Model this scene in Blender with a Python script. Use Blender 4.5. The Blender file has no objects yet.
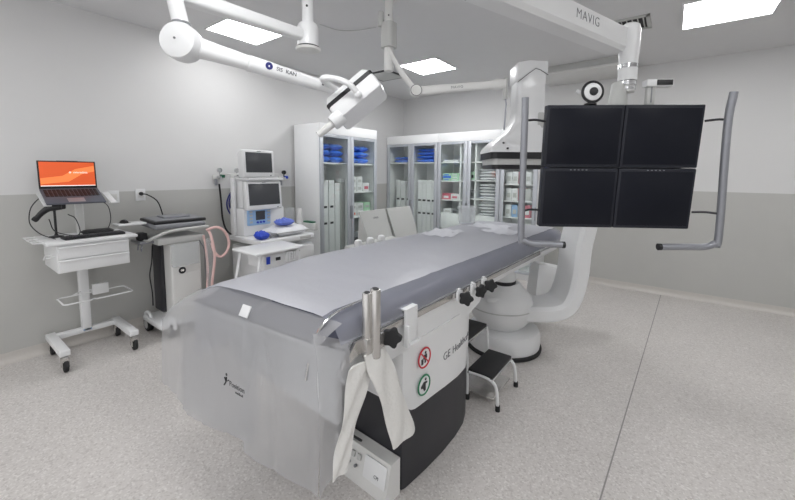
import bpy, bmesh, math, random
from mathutils import Matrix, Vector, noise
random.seed(4)
C = bpy.context.scene.collection
SC = bpy.context.scene
PI = math.pi
XL, YB, ZC = -4.457, 6.132, 3.135        # left wall, back wall, ceiling
XR, YF = 3.0, -2.4

# ------------------------------------------------------------------ materials
def lin(c):
    return tuple(((v/255)/12.92 if v/255 <= .04045 else ((v/255+.055)/1.055)**2.4) for v in c)
def mat(name, rgb, rough=.5, metal=0, bump=0, bscale=40, spec=.5, var=0, vscale=8, emit=0, coat=0):
    m = bpy.data.materials.new(name); m.use_nodes = True
    nt = m.node_tree; b = nt.nodes['Principled BSDF']; L = nt.links.new
    c = (*lin(rgb), 1)
    b.inputs['Base Color'].default_value = c
    b.inputs['Roughness'].default_value = rough; b.inputs['Metallic'].default_value = metal
    b.inputs['Specular IOR Level'].default_value = spec
    b.inputs['Coat Weight'].default_value = coat
    if emit:
        b.inputs['Emission Color'].default_value = c; b.inputs['Emission Strength'].default_value = emit
    tc = nt.nodes.new('ShaderNodeTexCoord')
    n = nt.nodes.new('ShaderNodeTexNoise'); n.inputs['Scale'].default_value = vscale; n.inputs['Detail'].default_value = 4
    L(tc.outputs['Object'], n.inputs['Vector'])
    mr = nt.nodes.new('ShaderNodeMapRange'); mr.inputs['To Min'].default_value = 1-max(var, .015); mr.inputs['To Max'].default_value = 1+max(var, .015)
    L(n.outputs['Fac'], mr.inputs['Value'])
    mx = nt.nodes.new('ShaderNodeVectorMath'); mx.operation = 'SCALE'; mx.inputs[0].default_value = c[:3]
    L(mr.outputs['Result'], mx.inputs['Scale']); L(mx.outputs['Vector'], b.inputs['Base Color'])
    if bump:
        n2 = nt.nodes.new('ShaderNodeTexNoise'); n2.inputs['Scale'].default_value = bscale; n2.inputs['Detail'].default_value = 3
        L(tc.outputs['Object'], n2.inputs['Vector'])
        bp = nt.nodes.new('ShaderNodeBump'); bp.inputs['Strength'].default_value = bump; bp.inputs['Distance'].default_value = .01
        L(n2.outputs['Fac'], bp.inputs['Height']); L(bp.outputs['Normal'], b.inputs['Normal'])
    return m
def wall_mat():
    m = mat('wall_two_tone', (200, 200, 203), .55)
    nt = m.node_tree; b = nt.nodes['Principled BSDF']; L = nt.links.new
    g = nt.nodes.new('ShaderNodeNewGeometry'); s = nt.nodes.new('ShaderNodeSeparateXYZ'); L(g.outputs['Position'], s.inputs[0])
    gt = nt.nodes.new('ShaderNodeMath'); gt.operation = 'GREATER_THAN'; gt.inputs[1].default_value = 1.44; L(s.outputs['Z'], gt.inputs[0])
    n = nt.nodes.new('ShaderNodeTexNoise'); n.inputs['Scale'].default_value = 3; n.inputs['Detail'].default_value = 6
    L(g.outputs['Position'], n.inputs['Vector'])
    def tone(rgb, k):
        r = nt.nodes.new('ShaderNodeMapRange'); r.inputs['To Min'].default_value = 1-k; r.inputs['To Max'].default_value = 1+k
        L(n.outputs['Fac'], r.inputs['Value'])
        v = nt.nodes.new('ShaderNodeVectorMath'); v.operation = 'SCALE'; v.inputs[0].default_value = lin(rgb); L(r.outputs['Result'], v.inputs['Scale'])
        return v.outputs['Vector']
    mx = nt.nodes.new('ShaderNodeMix'); mx.data_type = 'RGBA'
    L(gt.outputs[0], mx.inputs['Factor']); L(tone(LOWER, .05), mx.inputs['A']); L(tone(UPPER, .02), mx.inputs['B'])
    L(mx.outputs['Result'], b.inputs['Base Color'])
    return m
def floor_mat():
    m = mat('speckled_vinyl_floor', (190, 186, 182), .42, spec=.35)
    nt = m.node_tree; b = nt.nodes['Principled BSDF']; L = nt.links.new
    g = nt.nodes.new('ShaderNodeNewGeometry')
    v = nt.nodes.new('ShaderNodeTexVoronoi'); v.inputs["Scale"].default_value = 110; L(g.outputs['Position'], v.inputs['Vector'])
    cr = nt.nodes.new('ShaderNodeValToRGB'); cr.color_ramp.interpolation = 'LINEAR'
    sp = nt.nodes.new('ShaderNodeSeparateColor'); L(v.outputs['Color'], sp.inputs[0]); L(sp.outputs[0], cr.inputs['Fac'])
    e = cr.color_ramp.elements; e[0].color = (*lin(FLOORD), 1); e[1].color = (*lin(FLOORL), 1)
    e2 = cr.color_ramp.elements.new(.3); e2.color = (*lin(FLOORM), 1)
    e3 = cr.color_ramp.elements.new(.75); e3.color = (*lin(FLOORM), 1)
    n = nt.nodes.new('ShaderNodeTexNoise'); n.inputs['Scale'].default_value = 1.4; n.inputs['Detail'].default_value = 7; L(g.outputs['Position'], n.inputs['Vector'])
    r = nt.nodes.new('ShaderNodeMapRange'); r.inputs['To Min'].default_value = .9; r.inputs['To Max'].default_value = 1.1; L(n.outputs['Fac'], r.inputs['Value'])
    sc = nt.nodes.new('ShaderNodeVectorMath'); sc.operation = 'SCALE'; L(cr.outputs['Color'], sc.inputs[0]); L(r.outputs['Result'], sc.inputs['Scale'])
    # welded seam along the room: x = -.272 + .0422*y
    s = nt.nodes.new('ShaderNodeSeparateXYZ'); L(g.outputs['Position'], s.inputs[0])
    a = nt.nodes.new('ShaderNodeMath'); a.operation = 'MULTIPLY_ADD'; a.inputs[1].default_value = -.0422; a.inputs[2].default_value = .272; L(s.outputs['Y'], a.inputs[0])
    d = nt.nodes.new('ShaderNodeMath'); d.operation = 'ADD'; L(a.outputs[0], d.inputs[0]); L(s.outputs['X'], d.inputs[1])
    ab = nt.nodes.new('ShaderNodeMath'); ab.operation = 'ABSOLUTE'; L(d.outputs[0], ab.inputs[0])
    lt = nt.nodes.new('ShaderNodeMath'); lt.operation = 'LESS_THAN'; lt.inputs[1].default_value = .004; L(ab.outputs[0], lt.inputs[0])
    mx = nt.nodes.new('ShaderNodeMix'); mx.data_type = 'RGBA'; L(lt.outputs[0], mx.inputs['Factor']); L(sc.outputs['Vector'], mx.inputs['A'])
    mx.inputs['B'].default_value = (*lin((138, 135, 133)), 1)
    L(mx.outputs['Result'], b.inputs['Base Color'])
    return m
def clear_mat(name, trans=.9, rgb=(255, 255, 255), rough=.02, body=None, bw=0, trough=0):
    # a transparent sheet: part passes straight through, the rest is gloss and a milky body
    m = bpy.data.materials.new(name); m.use_nodes = True; nt = m.node_tree; nt.nodes.clear(); L = nt.links.new
    o = nt.nodes.new('ShaderNodeOutputMaterial'); t = nt.nodes.new('ShaderNodeBsdfTransparent'); t.inputs[0].default_value = (*lin(rgb), 1)
    p = nt.nodes.new('ShaderNodeBsdfPrincipled'); p.inputs['Base Color'].default_value = (*lin(body or (240, 240, 240)), 1)
    p.inputs['Roughness'].default_value = rough
    mix = nt.nodes.new('ShaderNodeMixShader')
    if body:
        tr = nt.nodes.new('ShaderNodeBsdfTranslucent'); tr.inputs[0].default_value = (*lin(body), 1)
        m2 = nt.nodes.new('ShaderNodeMixShader'); m2.inputs[0].default_value = .35
        L(p.outputs[0], m2.inputs[1]); L(tr.outputs[0], m2.inputs[2]); src = m2.outputs[0]
        tc = nt.nodes.new('ShaderNodeTexCoord'); n = nt.nodes.new('ShaderNodeTexNoise'); n.inputs['Scale'].default_value = 9; n.inputs['Detail'].default_value = 5
        L(tc.outputs['Object'], n.inputs['Vector'])
        bp = nt.nodes.new('ShaderNodeBump'); bp.inputs['Strength'].default_value = .35; bp.inputs['Distance'].default_value = .02
        L(n.outputs['Fac'], bp.inputs['Height']); L(bp.outputs['Normal'], p.inputs['Normal'])
    else:
        gl = nt.nodes.new('ShaderNodeBsdfGlossy'); gl.inputs['Roughness'].default_value = rough; gl.inputs[0].default_value = (.9, .92, .93, 1); src = gl.outputs[0]
    mix.inputs[0].default_value = 1-trans
    L(t.outputs[0], mix.inputs[1]); L(src, mix.inputs[2]); L(mix.outputs[0], o.inputs[0])
    return m
UPPER = (213, 213, 213); LOWER = (184, 184, 181); CEIL = (216, 216, 217)
FLOORD = (180, 175, 172); FLOORM = (198, 194, 191); FLOORL = (214, 211, 208)
LIGHT = 11.0; WORLD = .52
WALL = wall_mat(); FLOOR = floor_mat(); CEILM = mat('ceiling_paint', CEIL, .7)
COVE = mat('cove_vinyl', (196, 192, 187), .5, var=.06, vscale=60)
WHITE = mat('white_lacquer', (226, 227, 228), .35, coat=.2)
OFFW = mat('off_white_plastic', (216, 216, 214), .4)
CABW = mat('white_laminate', (236, 237, 238), .45)
ALU = mat('brushed_aluminium', (192, 196, 202), .42, .4)
CHROME = mat('chrome', (215, 216, 218), .14, 1)
STEEL = mat('stainless_steel', (206, 204, 201), .26, .85)
GREYM = mat('grey_painted_metal', (150, 152, 158), .35, .5)
BLACK = mat('black_plastic', (26, 26, 29), .45)
RUBBER = mat('black_rubber', (34, 34, 36), .7)
DARK = mat('charcoal_panel', (42, 42, 47), .45, var=.05)
SCREEN = mat('black_screen', (22, 24, 33), .3, spec=.2)
SCREEN2 = mat('grey_screen', (70, 72, 76), .25)
BEZEL = mat('monitor_bezel', (38, 40, 48), .45, spec=.3)
MATT = mat('slate_mattress', (74, 76, 92), .55)
LGREY = mat('light_grey_panel', (188, 189, 187), .5)
MGREY = mat('mid_grey_plastic', (128, 130, 134), .5)
LAPG = mat('laptop_grey', (92, 94, 104), .45, .3)
ORANGE = mat('orange_screen', (208, 84, 36), .3, emit=.22)
ORANGE2 = mat('light_orange_shape', (238, 128, 68), .3, emit=.22)
SCRW = mat('screen_white', (245, 240, 235), .3, emit=.3)
BLUE = mat('blue_wrap', (62, 122, 226), .4, bump=.5, bscale=30, var=.12, vscale=14)
BLUEL = mat('blue_cloth', (98, 118, 206), .6, bump=.4, bscale=30)
PALEB = mat('pale_blue_panel', (150, 184, 222), .4)
GREENB = mat('pale_green_card', (176, 216, 184), .6)
REDC = mat('red_card', (206, 104, 122), .6)
ORC = mat('orange_card', (222, 104, 62), .6)
CARD = mat('white_card', (226, 227, 228), .6)
LINEN = mat('white_linen', (222, 223, 226), .8, bump=.4, bscale=40)
CLOTH = mat('white_cloth', (224, 223, 220), .85, bump=.3, bscale=60)
PINK = mat('pink_tubing', (226, 190, 186), .4)
REDS = mat('sign_red', (200, 44, 58), .5); GREENS = mat('sign_green', (34, 124, 84), .5); BLKS = mat('sign_black', (30, 32, 36), .5)
INK = mat('grey_ink', (92, 94, 98), .5); NAVY = mat('navy_blue', (34, 40, 110), .4)
GREENK = mat('green_knob', (20, 92, 66), .4); BLUEK = mat('blue_knob', (36, 70, 190), .4)
GLASS = clear_mat('cabinet_glass', .95, (252, 254, 253), .03)
PLAST = clear_mat('clear_plastic', .72, rough=.15, body=(222, 226, 228))
DRAPE_GLARE = clear_mat("plastic_drape", .15, (250, 251, 255), .3, body=(222, 223, 230))  # top of the sheet: ceiling reflection put in as a whiter, more opaque body
PAPER = clear_mat("thin_white_sheet", .12, rough=.4, body=(244, 245, 250))
DRAPE2 = clear_mat('plastic_drape_hanging', .52, (250, 251, 253), .34, body=(206, 206, 207))
DRAPE3 = clear_mat('plastic_drape_side', .6, (248, 249, 254), .25, body=(214, 216, 226))  # same plastic on the side, kept clearer, without that painted reflection
LAMPM = mat('panel_diffuser', (255, 255, 255), .5, emit=5)
FILLF = mat('fill_panel_front', (255, 255, 255), .5, emit=8)  # for unseen panels added as fill light around the camera
LAMPB = mat('panel_diffuser_back', (255, 255, 255), .5, emit=13)
FILLR = mat('fill_panel_right', (255, 255, 255), .5, emit=6)  # for the unseen panel added to brighten the back of the room

# ------------------------------------------------------------------ mesh helpers
def frame(o, x, y, z=None):
    x = Vector(x).normalized(); y = Vector(y); y = (y-x*y.dot(x)).normalized(); z = x.cross(y)
    return Matrix(((x[0], y[0], z[0], o[0]), (x[1], y[1], z[1], o[1]), (x[2], y[2], z[2], o[2]), (0, 0, 0, 1)))
def rotm(rx=0, ry=0, rz=0):
    return Matrix.Rotation(rz, 4, 'Z') @ Matrix.Rotation(ry, 4, 'Y') @ Matrix.Rotation(rx, 4, 'X')
def smooth_path(pts, n=6, closed=False):
    p = [Vector(q) for q in pts]; out = []; N = len(p)
    for i in range(N if closed else N-1):
        a, b, c, d = (p[(i-1) % N] if closed or i else p[0]*2-p[1]), p[i], p[(i+1) % N], (p[(i+2) % N] if closed or i+2 < N else p[-1]*2-p[-2])
        for k in range(n):
            t = k/n
            out.append(.5*((2*b)+(c-a)*t+(2*a-5*b+4*c-d)*t*t+(3*b-a-3*c+d)*t**3))
    if not closed: out.append(p[-1])
    return out
class MB:
    def __init__(s): s.bm = bmesh.new()
    def merge(s, t, M=None):
        if M is not None: bmesh.ops.transform(t, matrix=M, verts=t.verts)
        me = bpy.data.meshes.new('tmp'); t.to_mesh(me); t.free(); s.bm.from_mesh(me); bpy.data.meshes.remove(me); return s
    def box(s, c, d, rot=None, bev=.004, seg=2, M=None):
        t = bmesh.new(); bmesh.ops.create_cube(t, size=1)
        bmesh.ops.scale(t, vec=d, verts=t.verts)
        b = min(bev, min(d)*.45)
        if b > 0: bmesh.ops.bevel(t, geom=t.edges[:], offset=b, segments=seg, affect='EDGES', profile=.5)
        X = Matrix.Translation(c) @ (rotm(*rot) if rot else Matrix())
        return s.merge(t, M @ X if M is not None else X)
    def mm(s, a, b, bev=.004, seg=2, M=None):      # box by two corners
        c = [(p+q)/2 for p, q in zip(a, b)]; d = [abs(p-q) for p, q in zip(a, b)]
        return s.box(c, d, bev=bev, seg=seg, M=M)
    def cyl(s, p0, p1, r0, r1=None, seg=20, bev=0, M=None):
        r1 = r0 if r1 is None else r1; p0, p1 = Vector(p0), Vector(p1); h = (p1-p0).length
        t = bmesh.new(); bmesh.ops.create_cone(t, cap_ends=True, segments=seg, radius1=r0, radius2=r1, depth=h)
        if bev:
            ed = [e for e in t.edges if any(len(f.verts) > 4 for f in e.link_faces)]
            bmesh.ops.bevel(t, geom=ed, offset=bev, segments=2, affect='EDGES', profile=.5)
        q = Vector((0, 0, 1)).rotation_difference((p1-p0).normalized()).to_matrix().to_4x4()
        X = Matrix.Translation((p0+p1)/2) @ q
        return s.merge(t, M @ X if M is not None else X)
    def tube(s, pts, r, seg=10, closed=False, n=0, M=None):
        if n: pts = smooth_path(pts, n, closed)
        p = [Vector(q) for q in pts]; N = len(p); t = bmesh.new(); rings = []
        up = None
        for i in range(N):
            d = (p[(i+1) % N]-p[i-1]) if closed or 0 < i < N-1 else (p[1]-p[0] if i == 0 else p[-1]-p[-2])
            d.normalize()
            if up is None: up = d.orthogonal().normalized()
            up = (up-d*up.dot(d)).normalized(); w = d.cross(up)
            rr = r
            if isinstance(r, (list, tuple)):
                q = i/(N-1)*(len(r)-1); j = min(int(q), len(r)-2); rr = r[j]+(r[j+1]-r[j])*(q-j)
            rings.append([t.verts.new(p[i]+(up*math.cos(2*PI*k/seg)+w*math.sin(2*PI*k/seg))*rr) for k in range(seg)])
        for i in range(N if closed else N-1):
            a, b = rings[i], rings[(i+1) % N]
            for k in range(seg): t.faces.new((a[k], a[(k+1) % seg], b[(k+1) % seg], b[k]))
        if not closed: t.faces.new(rings[0][::-1]); t.faces.new(rings[-1])
        return s.merge(t, M)
    def lathe(s, prof, c=(0, 0, 0), seg=28, M=None, sx=1, sy=1):
        t = bmesh.new(); rings = []
        for r, z in prof:
            rings.append([t.verts.new((c[0]+sx*max(r, 1e-4)*math.cos(2*PI*k/seg), c[1]+sy*max(r, 1e-4)*math.sin(2*PI*k/seg), c[2]+z)) for k in range(seg)])
        for a, b in zip(rings, rings[1:]):
            for k in range(seg): t.faces.new((a[k], a[(k+1) % seg], b[(k+1) % seg], b[k]))
        t.faces.new(rings[0][::-1]); t.faces.new(rings[-1])
        return s.merge(t, M)
    def prism(s, poly, z0, z1, M=None, bev=0):
        t = bmesh.new(); a = [t.verts.new((x, y, z0)) for x, y in poly]; b = [t.verts.new((x, y, z1)) for x, y in poly]
        n = len(poly)
        t.faces.new(a[::-1]); t.faces.new(b)
        for i in range(n): t.faces.new((a[i], a[(i+1) % n], b[(i+1) % n], b[i]))
        bmesh.ops.recalc_face_normals(t, faces=t.faces)
        if bev: bmesh.ops.bevel(t, geom=t.edges[:], offset=bev, segments=2, affect='EDGES', profile=.5)
        return s.merge(t, M)
    def loft(s, rings, M=None, cap=True, closed=True):
        t = bmesh.new(); R = [[t.verts.new(p) for p in r] for r in rings]; n = len(R[0])
        for a, b in zip(R, R[1:]):
            for k in range(n if closed else n-1): t.faces.new((a[k], a[(k+1) % n], b[(k+1) % n], b[k]))
        if cap: t.faces.new(R[0][::-1]); t.faces.new(R[-1])
        bmesh.ops.recalc_face_normals(t, faces=t.faces)
        return s.merge(t, M)
    def ball(s, c, r, sc=(1, 1, 1), M=None, u=20, v=12):
        t = bmesh.new(); bmesh.ops.create_uvsphere(t, u_segments=u, v_segments=v, radius=r)
        X = Matrix.Translation(c) @ Matrix.Diagonal((*sc, 1))
        return s.merge(t, M @ X if M is not None else X)
    def ring(s, c, R, r, M=None, seg=32):
        return s.tube([(c[0]+R*math.cos(2*PI*k/seg), c[1]+R*math.sin(2*PI*k/seg), c[2]) for k in range(seg)], r, 8, True, M=M)
    def text(s, txt, size, M, ext=.0006, sp=1.0, off=0):
        cu = bpy.data.curves.new('t', 'FONT'); cu.body = txt; cu.size = size; cu.extrude = ext; cu.align_x = 'CENTER'; cu.align_y = 'CENTER'; cu.space_character = sp; cu.offset = off
        o = bpy.data.objects.new('t', cu); C.objects.link(o)
        me = o.to_mesh(); t = bmesh.new(); t.from_mesh(me); o.to_mesh_clear(); bpy.data.objects.remove(o); bpy.data.curves.remove(cu)
        return s.merge(t, M)
    def pillow(s, w, d, h, M=None, seed=0, amp=.22, fq=2):
        t = bmesh.new(); n = 10; rows = [[], []]
        for k in (0, 1):
            for i in range(n+1):
                r = []
                for j in range(n+1):
                    u, v = i/n*2-1, j/n*2-1
                    e = (max(0, 1-u**4)*max(0, 1-v**4))**.5
                    z = h/2*(1+(e*(.92+amp*noise.noise((u*fq+seed, v*fq, seed*1.7))) if k else -e))
                    r.append(t.verts.new((u*w/2, v*d/2, z)))
                rows[k].append(r)
        for k in (0, 1):
            for i in range(n):
                for j in range(n):
                    f = (rows[k][i][j], rows[k][i+1][j], rows[k][i+1][j+1], rows[k][i][j+1])
                    t.faces.new(f if k else f[::-1])
        bmesh.ops.remove_doubles(t, verts=t.verts, dist=1e-5)
        return s.merge(t, M)
    def build(s, name, m, parent=None, ang=35, loc=None):
        me = bpy.data.meshes.new(name); s.bm.to_mesh(me); s.bm.free(); me.materials.append(m)
        me.polygons.foreach_set('use_smooth', [True]*len(me.polygons)); me.set_sharp_from_angle(angle=math.radians(ang))
        o = bpy.data.objects.new(name, me); C.objects.link(o)
        if parent: o.parent = parent
        if loc: o.location = loc
        return o
def thing(name, label, cat, loc=(0, 0, 0), rz=0, group=None):
    o = bpy.data.objects.new(name, None); o.empty_display_size = .1; C.objects.link(o); o.location = loc; o.rotation_euler = (0, 0, rz)
    return tag(o, label, cat, group)
def tag(o, label, cat, group=None):
    o['label'] = label; o['category'] = cat
    if group: o['group'] = group
    return o
def struct(o): o['kind'] = 'structure'; return o
def place(o, loc, rz=0): o.location = loc; o.rotation_euler = (0, 0, rz); return o
def dup(root, loc, rz, label, group=None):
    r = root.copy(); C.objects.link(r); r.location = loc; r.rotation_euler = (0, 0, rz); r['label'] = label
    if group: r['group'] = group
    for ch in list(root.children):
        c = ch.copy(); C.objects.link(c); c.parent = r
        for g in list(ch.children):
            d = g.copy(); C.objects.link(d); d.parent = c
    return r
def rrect(w, h, r, n=5):
    out = []
    for cx, cy, a in ((w/2-r, h/2-r, 0), (-w/2+r, h/2-r, 90), (-w/2+r, -h/2+r, 180), (w/2-r, -h/2+r, 270)):
        for k in range(n+1):
            t = math.radians(a+90*k/n); out.append((cx+r*math.cos(t), cy+r*math.sin(t)))
    return out

# ------------------------------------------------------------------ room shell
T = .12
struct(MB().mm((XL-T, YF-T, -T), (XR+T, YB+T, 0), bev=0).build('floor', FLOOR))
struct(MB().mm((XL-T, YF-T, ZC), (XR+T, YB+T, ZC+T), bev=0).build('ceiling', CEILM))
struct(MB().mm((XL-T, YF, 0), (XL, YB, ZC), bev=0).build('wall_left', WALL))
struct(MB().mm((XL-T, YB, 0), (XR+T, YB+T, ZC), bev=0).build('wall_back', WALL))
struct(MB().mm((XR, YF, 0), (XR+T, YB, ZC), bev=0).build('wall_right', WALL))
def cove(M, L):     # a coved vinyl skirting: curved foot running up the wall
    prof = [(0, 0), (.045, 0), (.03, .006), (.016, .018), (.008, .035), (.005, .055), (.004, .09), (0, .09)]
    return MB().prism(prof, 0, L, M)
struct(cove(frame((XL, YF, 0), (1, 0, 0), (0, 0, 1)) @ Matrix.Scale(-1, 4, (0, 0, 1)), YB-YF).build('baseboard_left', COVE))
struct(cove(frame((XL, YB, 0), (0, -1, 0), (0, 0, 1)) @ Matrix.Scale(-1, 4, (0, 0, 1)), XR-XL).build('baseboard_back', COVE))
tr = struct(MB().mm((-1.62, 5.42, 3.05), (-.5, YB, ZC), bev=.002).build('trim_1', LGREY))
struct(MB().mm((-1.62, 5.40, 3.02), (-.5, YB, 3.05), bev=.004).build('trim_2', OFFW))

# ------------------------------------------------------------------ ceiling fittings
def ceiling_light(x0, y0, x1, y1, label, lm=None):
    cx, cy = (x0+x1)/2, (y0+y1)/2; w, d = x1-x0, y1-y0
    t = thing('ceiling_light', label, 'ceiling light', (cx, cy, ZC), group='square recessed ceiling light panels')
    f = MB()
    for s in (-1, 1):
        f.box((s*(w/2+.008), 0, -.006), (.016, d+.032, .012), bev=.002); f.box((0, s*(d/2+.008), -.006), (w, .016, .012), bev=.002)
    f.build('frame', WHITE, t)
    MB().box((0, 0, -.003), (w, d, .006), bev=.001).build('diffuser', lm or LAMPM, t)
    return t
ceiling_light(-3.968, 1.94, -3.408, 2.513, 'bright square ceiling light panel above the surgical lamp arm, nearest the left wall')
ceiling_light(-3.094, 4.152, -2.534, 4.725, 'bright square ceiling light panel beside the square air vent, above the cabinets', LAMPB)
ceiling_light(0, 4.14, .64, 4.82, 'bright square ceiling light panel above and right of the four black monitors')
ceiling_light(-1.62, .62, -1.06, 1.18, 'unseen added square ceiling light panel overhead, above the foot of the table', FILLF)  # this and the next four panels are unseen, added as fill light
ceiling_light(-3.6, -1.2, -3.04, -.64, 'unseen added square ceiling light panel overhead, behind the camera on the left', FILLF)
ceiling_light(.3, -1.2, .86, -.64, 'unseen added square ceiling light panel overhead, behind the camera on the right', FILLF)
ceiling_light(2.0, 4.0, 2.56, 4.56, 'unseen added square ceiling light panel overhead, outside the frame at the far right', FILLR)
ceiling_light(1.3, 1.0, 1.86, 1.56, 'unseen added square ceiling light panel overhead, to the right of the camera', FILLF)
def vent(name, cx, cy, w, n, label, axis, dark):
    t = thing(name, label, 'air vent', (cx, cy, ZC))
    f = MB(); e = .035
    for s in (-1, 1):
        f.box((s*(w/2-e/2), 0, -.008), (e, w, .016), bev=.003); f.box((0, s*(w/2-e/2), -.008), (w, e, .016), bev=.003)
    f.build('frame', LGREY, t)
    MB().box((0, 0, -.002), (w-.02, w-.02, .004), bev=0).build('backing', RUBBER if dark else MGREY, t)
    for k in range(n):
        p = -w/2+e+(k+.5)*(w-2*e)/n
        MB().box((p, 0, -.01) if axis == 'y' else (0, p, -.01), ((.012, w-2*e, .004) if axis == 'y' else (w-2*e, .012, .004)), rot=((0, .6, 0) if axis == 'y' else (.6, 0, 0)), bev=0).build('slat', LGREY, t)
vent('ceiling_vent', -.44, 4.38, .38, 7, 'grey slatted square ceiling vent behind the end of the monitor boom', 'y', True)
t = thing('ceiling_vent', 'square ceiling air vent with dark rim beside the middle light panel', 'air vent', (-3.6, 4.45, ZC))
MB().box((0, 0, -.006), (.48, .48, .012), bev=.003).build('frame', DARK, t)
MB().lathe([(.28, -.012), (.27, -.02), (.16, -.035), (.0, -.035)], M=Matrix.Rotation(PI/4, 4, 'Z'), seg=4).build('diffuser_plate', LGREY, t)
tag(MB().tube([(-2.92, 2.56, ZC-.004), (-2.86, 2.75, ZC-.014), (-2.72, 2.87, ZC-.014), (-2.51, 2.95, ZC-.004)], .0035, 6, n=5).build('cable', LGREY), 'thin pale cable drooping along the ceiling beside the lamp stem', 'cable')

# ------------------------------------------------------------------ cabinets
def cabinet(label, W, H, loc, rz, doors, bays):
    """front on local y=0, depth towards +y; bays: list of (x0,x1,[shelf z],[divider x])"""
    D = .55; t = thing('display_cabinet', label, 'cabinet', loc, rz, 'white glass-door supply cabinets'); fz = 2.19
    for x in (0, W-.02): MB().mm((x, .022, 0), (x+.02, D, H), bev=.002).build('side_panel', CABW, t)
    MB().mm((.02, D-.012, .08), (W-.02, D, H-.02), bev=0).build('back_panel', CABW, t)
    MB().mm((.02, .022, H-.02), (W-.02, D, H), bev=.001).build('top_panel', CABW, t)
    MB().mm((.02, .04, 0), (W-.02, D-.012, .09), bev=.001).build('plinth', CABW, t)
    MB().mm((.001, 0, fz), (W-.001, .022, H), bev=.002).build('frieze', CABW, t)
    for x0, x1, zs, dv in bays:
        for z in zs: MB().mm((x0, .05, z-.02), (x1, D-.012, z), bev=.002).build('shelf', CABW, t)
        for x in dv: MB().mm((x-.012, .05, .1), (x+.012, D-.012, fz), bev=.001).build('divider', CABW, t)
    n = doors
    for k in range(n-1):
        x = W*(k+1)/n; MB().mm((x-.01, .024, .09), (x+.01, D-.012, fz), bev=0).build('partition', CABW, t)
    for k in range(n):
        x0, x1 = W*k/n+.004, W*(k+1)/n-.004; z0, z1 = .1, fz-.004; fw = .062
        d = MB()
        for a, b in (((x0, -.004, z0), (x0+fw, .02, z1)), ((x1-fw, -.004, z0), (x1, .02, z1)), ((x0+fw, -.004, z0), (x1-fw, .02, z0+.05)), ((x0+fw, -.004, z1-.045), (x1-fw, .02, z1))):
            d.mm(a, b, bev=.003)
        d = d.build('door', ALU, t)
        MB().mm((x0+fw-.004, .006, z0+.046), (x1-fw+.004, .010, z1-.041), bev=0).build('glass_pane', GLASS, d)
        hx = x1-.012 if k % 2 == 0 else x0+.012
        MB().mm((hx-.007, -.016, .95), (hx+.007, -.004, 1.15), bev=.004).build('handle', GREYM, d)
    return t
CLx, CLy, CW = -3.873, 3.367, 1.212
cabL = cabinet('white two-door glass cabinet standing against the left wall', CW, 2.33, (CLx, CLy, 0), PI/2, 2,
               [(.02, .595, [1.79], []), (.617, CW-.02, [1.79, 1.35, .96, .5], [])])
MB().cyl((.002, .06, 2.19), (-.003, .06, 2.19), .008, seg=12).build('lock_cap', BLACK, cabL)
YC = 5.56; W2 = 1.14; XA, XB2, XC2 = -4.446, -3.304, -2.162
cabA = cabinet('white two-door glass cabinet in the far left corner, first of the back row', W2, 2.34, (XA, YC, 0), 0, 2,
               [(.02, .56, [1.845], []), (.58, W2-.02, [1.845], [])])
cabB = cabinet('white two-door glass cabinet in the middle of the back row, behind the table end', W2, 2.34, (XB2, YC, 0), 0, 2,
               [(.02, .56, [1.845, 1.52, 1.19, .95], [.42]), (.58, W2-.02, [1.845, 1.54, 1.23, .95], [.70])])
cabC = cabinet('narrow single-door glass cabinet of the back row, behind the x-ray detector', .58, 2.34, (XC2, YC, 0), 0, 1,
               [(.02, .56, [1.8, 1.49, 1.23, .97], [])])
MB().mm((.06, .03, .68), (.50, .06, .93), bev=.004).build('drawer_front', CABW, cabB)
MB().mm((.66, .03, .68), (1.08, .06, .93), bev=.004).build('drawer_front', CABW, cabB)
def inside(cab, lx, ly, lz):
    r = cab.rotation_euler.z; c, s = math.cos(r), math.sin(r)
    return (cab.location.x+lx*c-ly*s, cab.location.y+lx*s+ly*c, lz)
def at(o, cab, lx, ly, lz, rz=0): return place(o, inside(cab, lx, ly, lz), cab.rotation_euler.z+rz)

# blue wrapped packs, left cabinet
pk = 0; proto_pack = None
lev = ['bottom', 'middle', 'top']
for bay, cols in (('left', [(.17, 'left'), (.42, 'right')]), ('right', [(.755, 'left'), (.99, 'right')])):
    for lx, cn in cols:
        for r in range(3):
            o = MB().pillow(.235, .32, .094, seed=pk*1.3).build('wrapped_pack', BLUE)
            at(o, cabL, lx+random.uniform(-.008, .008), .24, 1.791+r*.0945, random.uniform(-.05, .05))
            tag(o, f'{lev[r]} blue wrapped pack, {cn} stack, {bay} door of the left-wall cabinet', 'pack', 'blue packs on the left-wall cabinet top shelf')
            pk += 1
# folded blue drapes, first back cabinet
for k, (lx, n, w, h) in enumerate(((.29, 2, .40, .055), (.83, 4, .42, .062))):
    for r in range(n):
        o = MB().pillow(w-.01*r, .34, h, seed=30+pk).build('folded_drape', BLUE); pk += 1
        at(o, cabA, lx+random.uniform(-.01, .01), .25, 1.846+r*(h+.003), random.uniform(-.03, .03))
        lv = ['lowest', 'second lowest', 'third', 'topmost'][r] if n == 4 else ['lower', 'upper'][r]
        tag(o, f'{lv} blue folded drape of the {["short stack, left door", "tall stack, right door"][k]}, corner cabinet', 'folded drape', 'blue drapes in the corner cabinet')
MB_tape = MB().box((0, 0, 0), (.045, .35, .004), bev=0)
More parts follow.
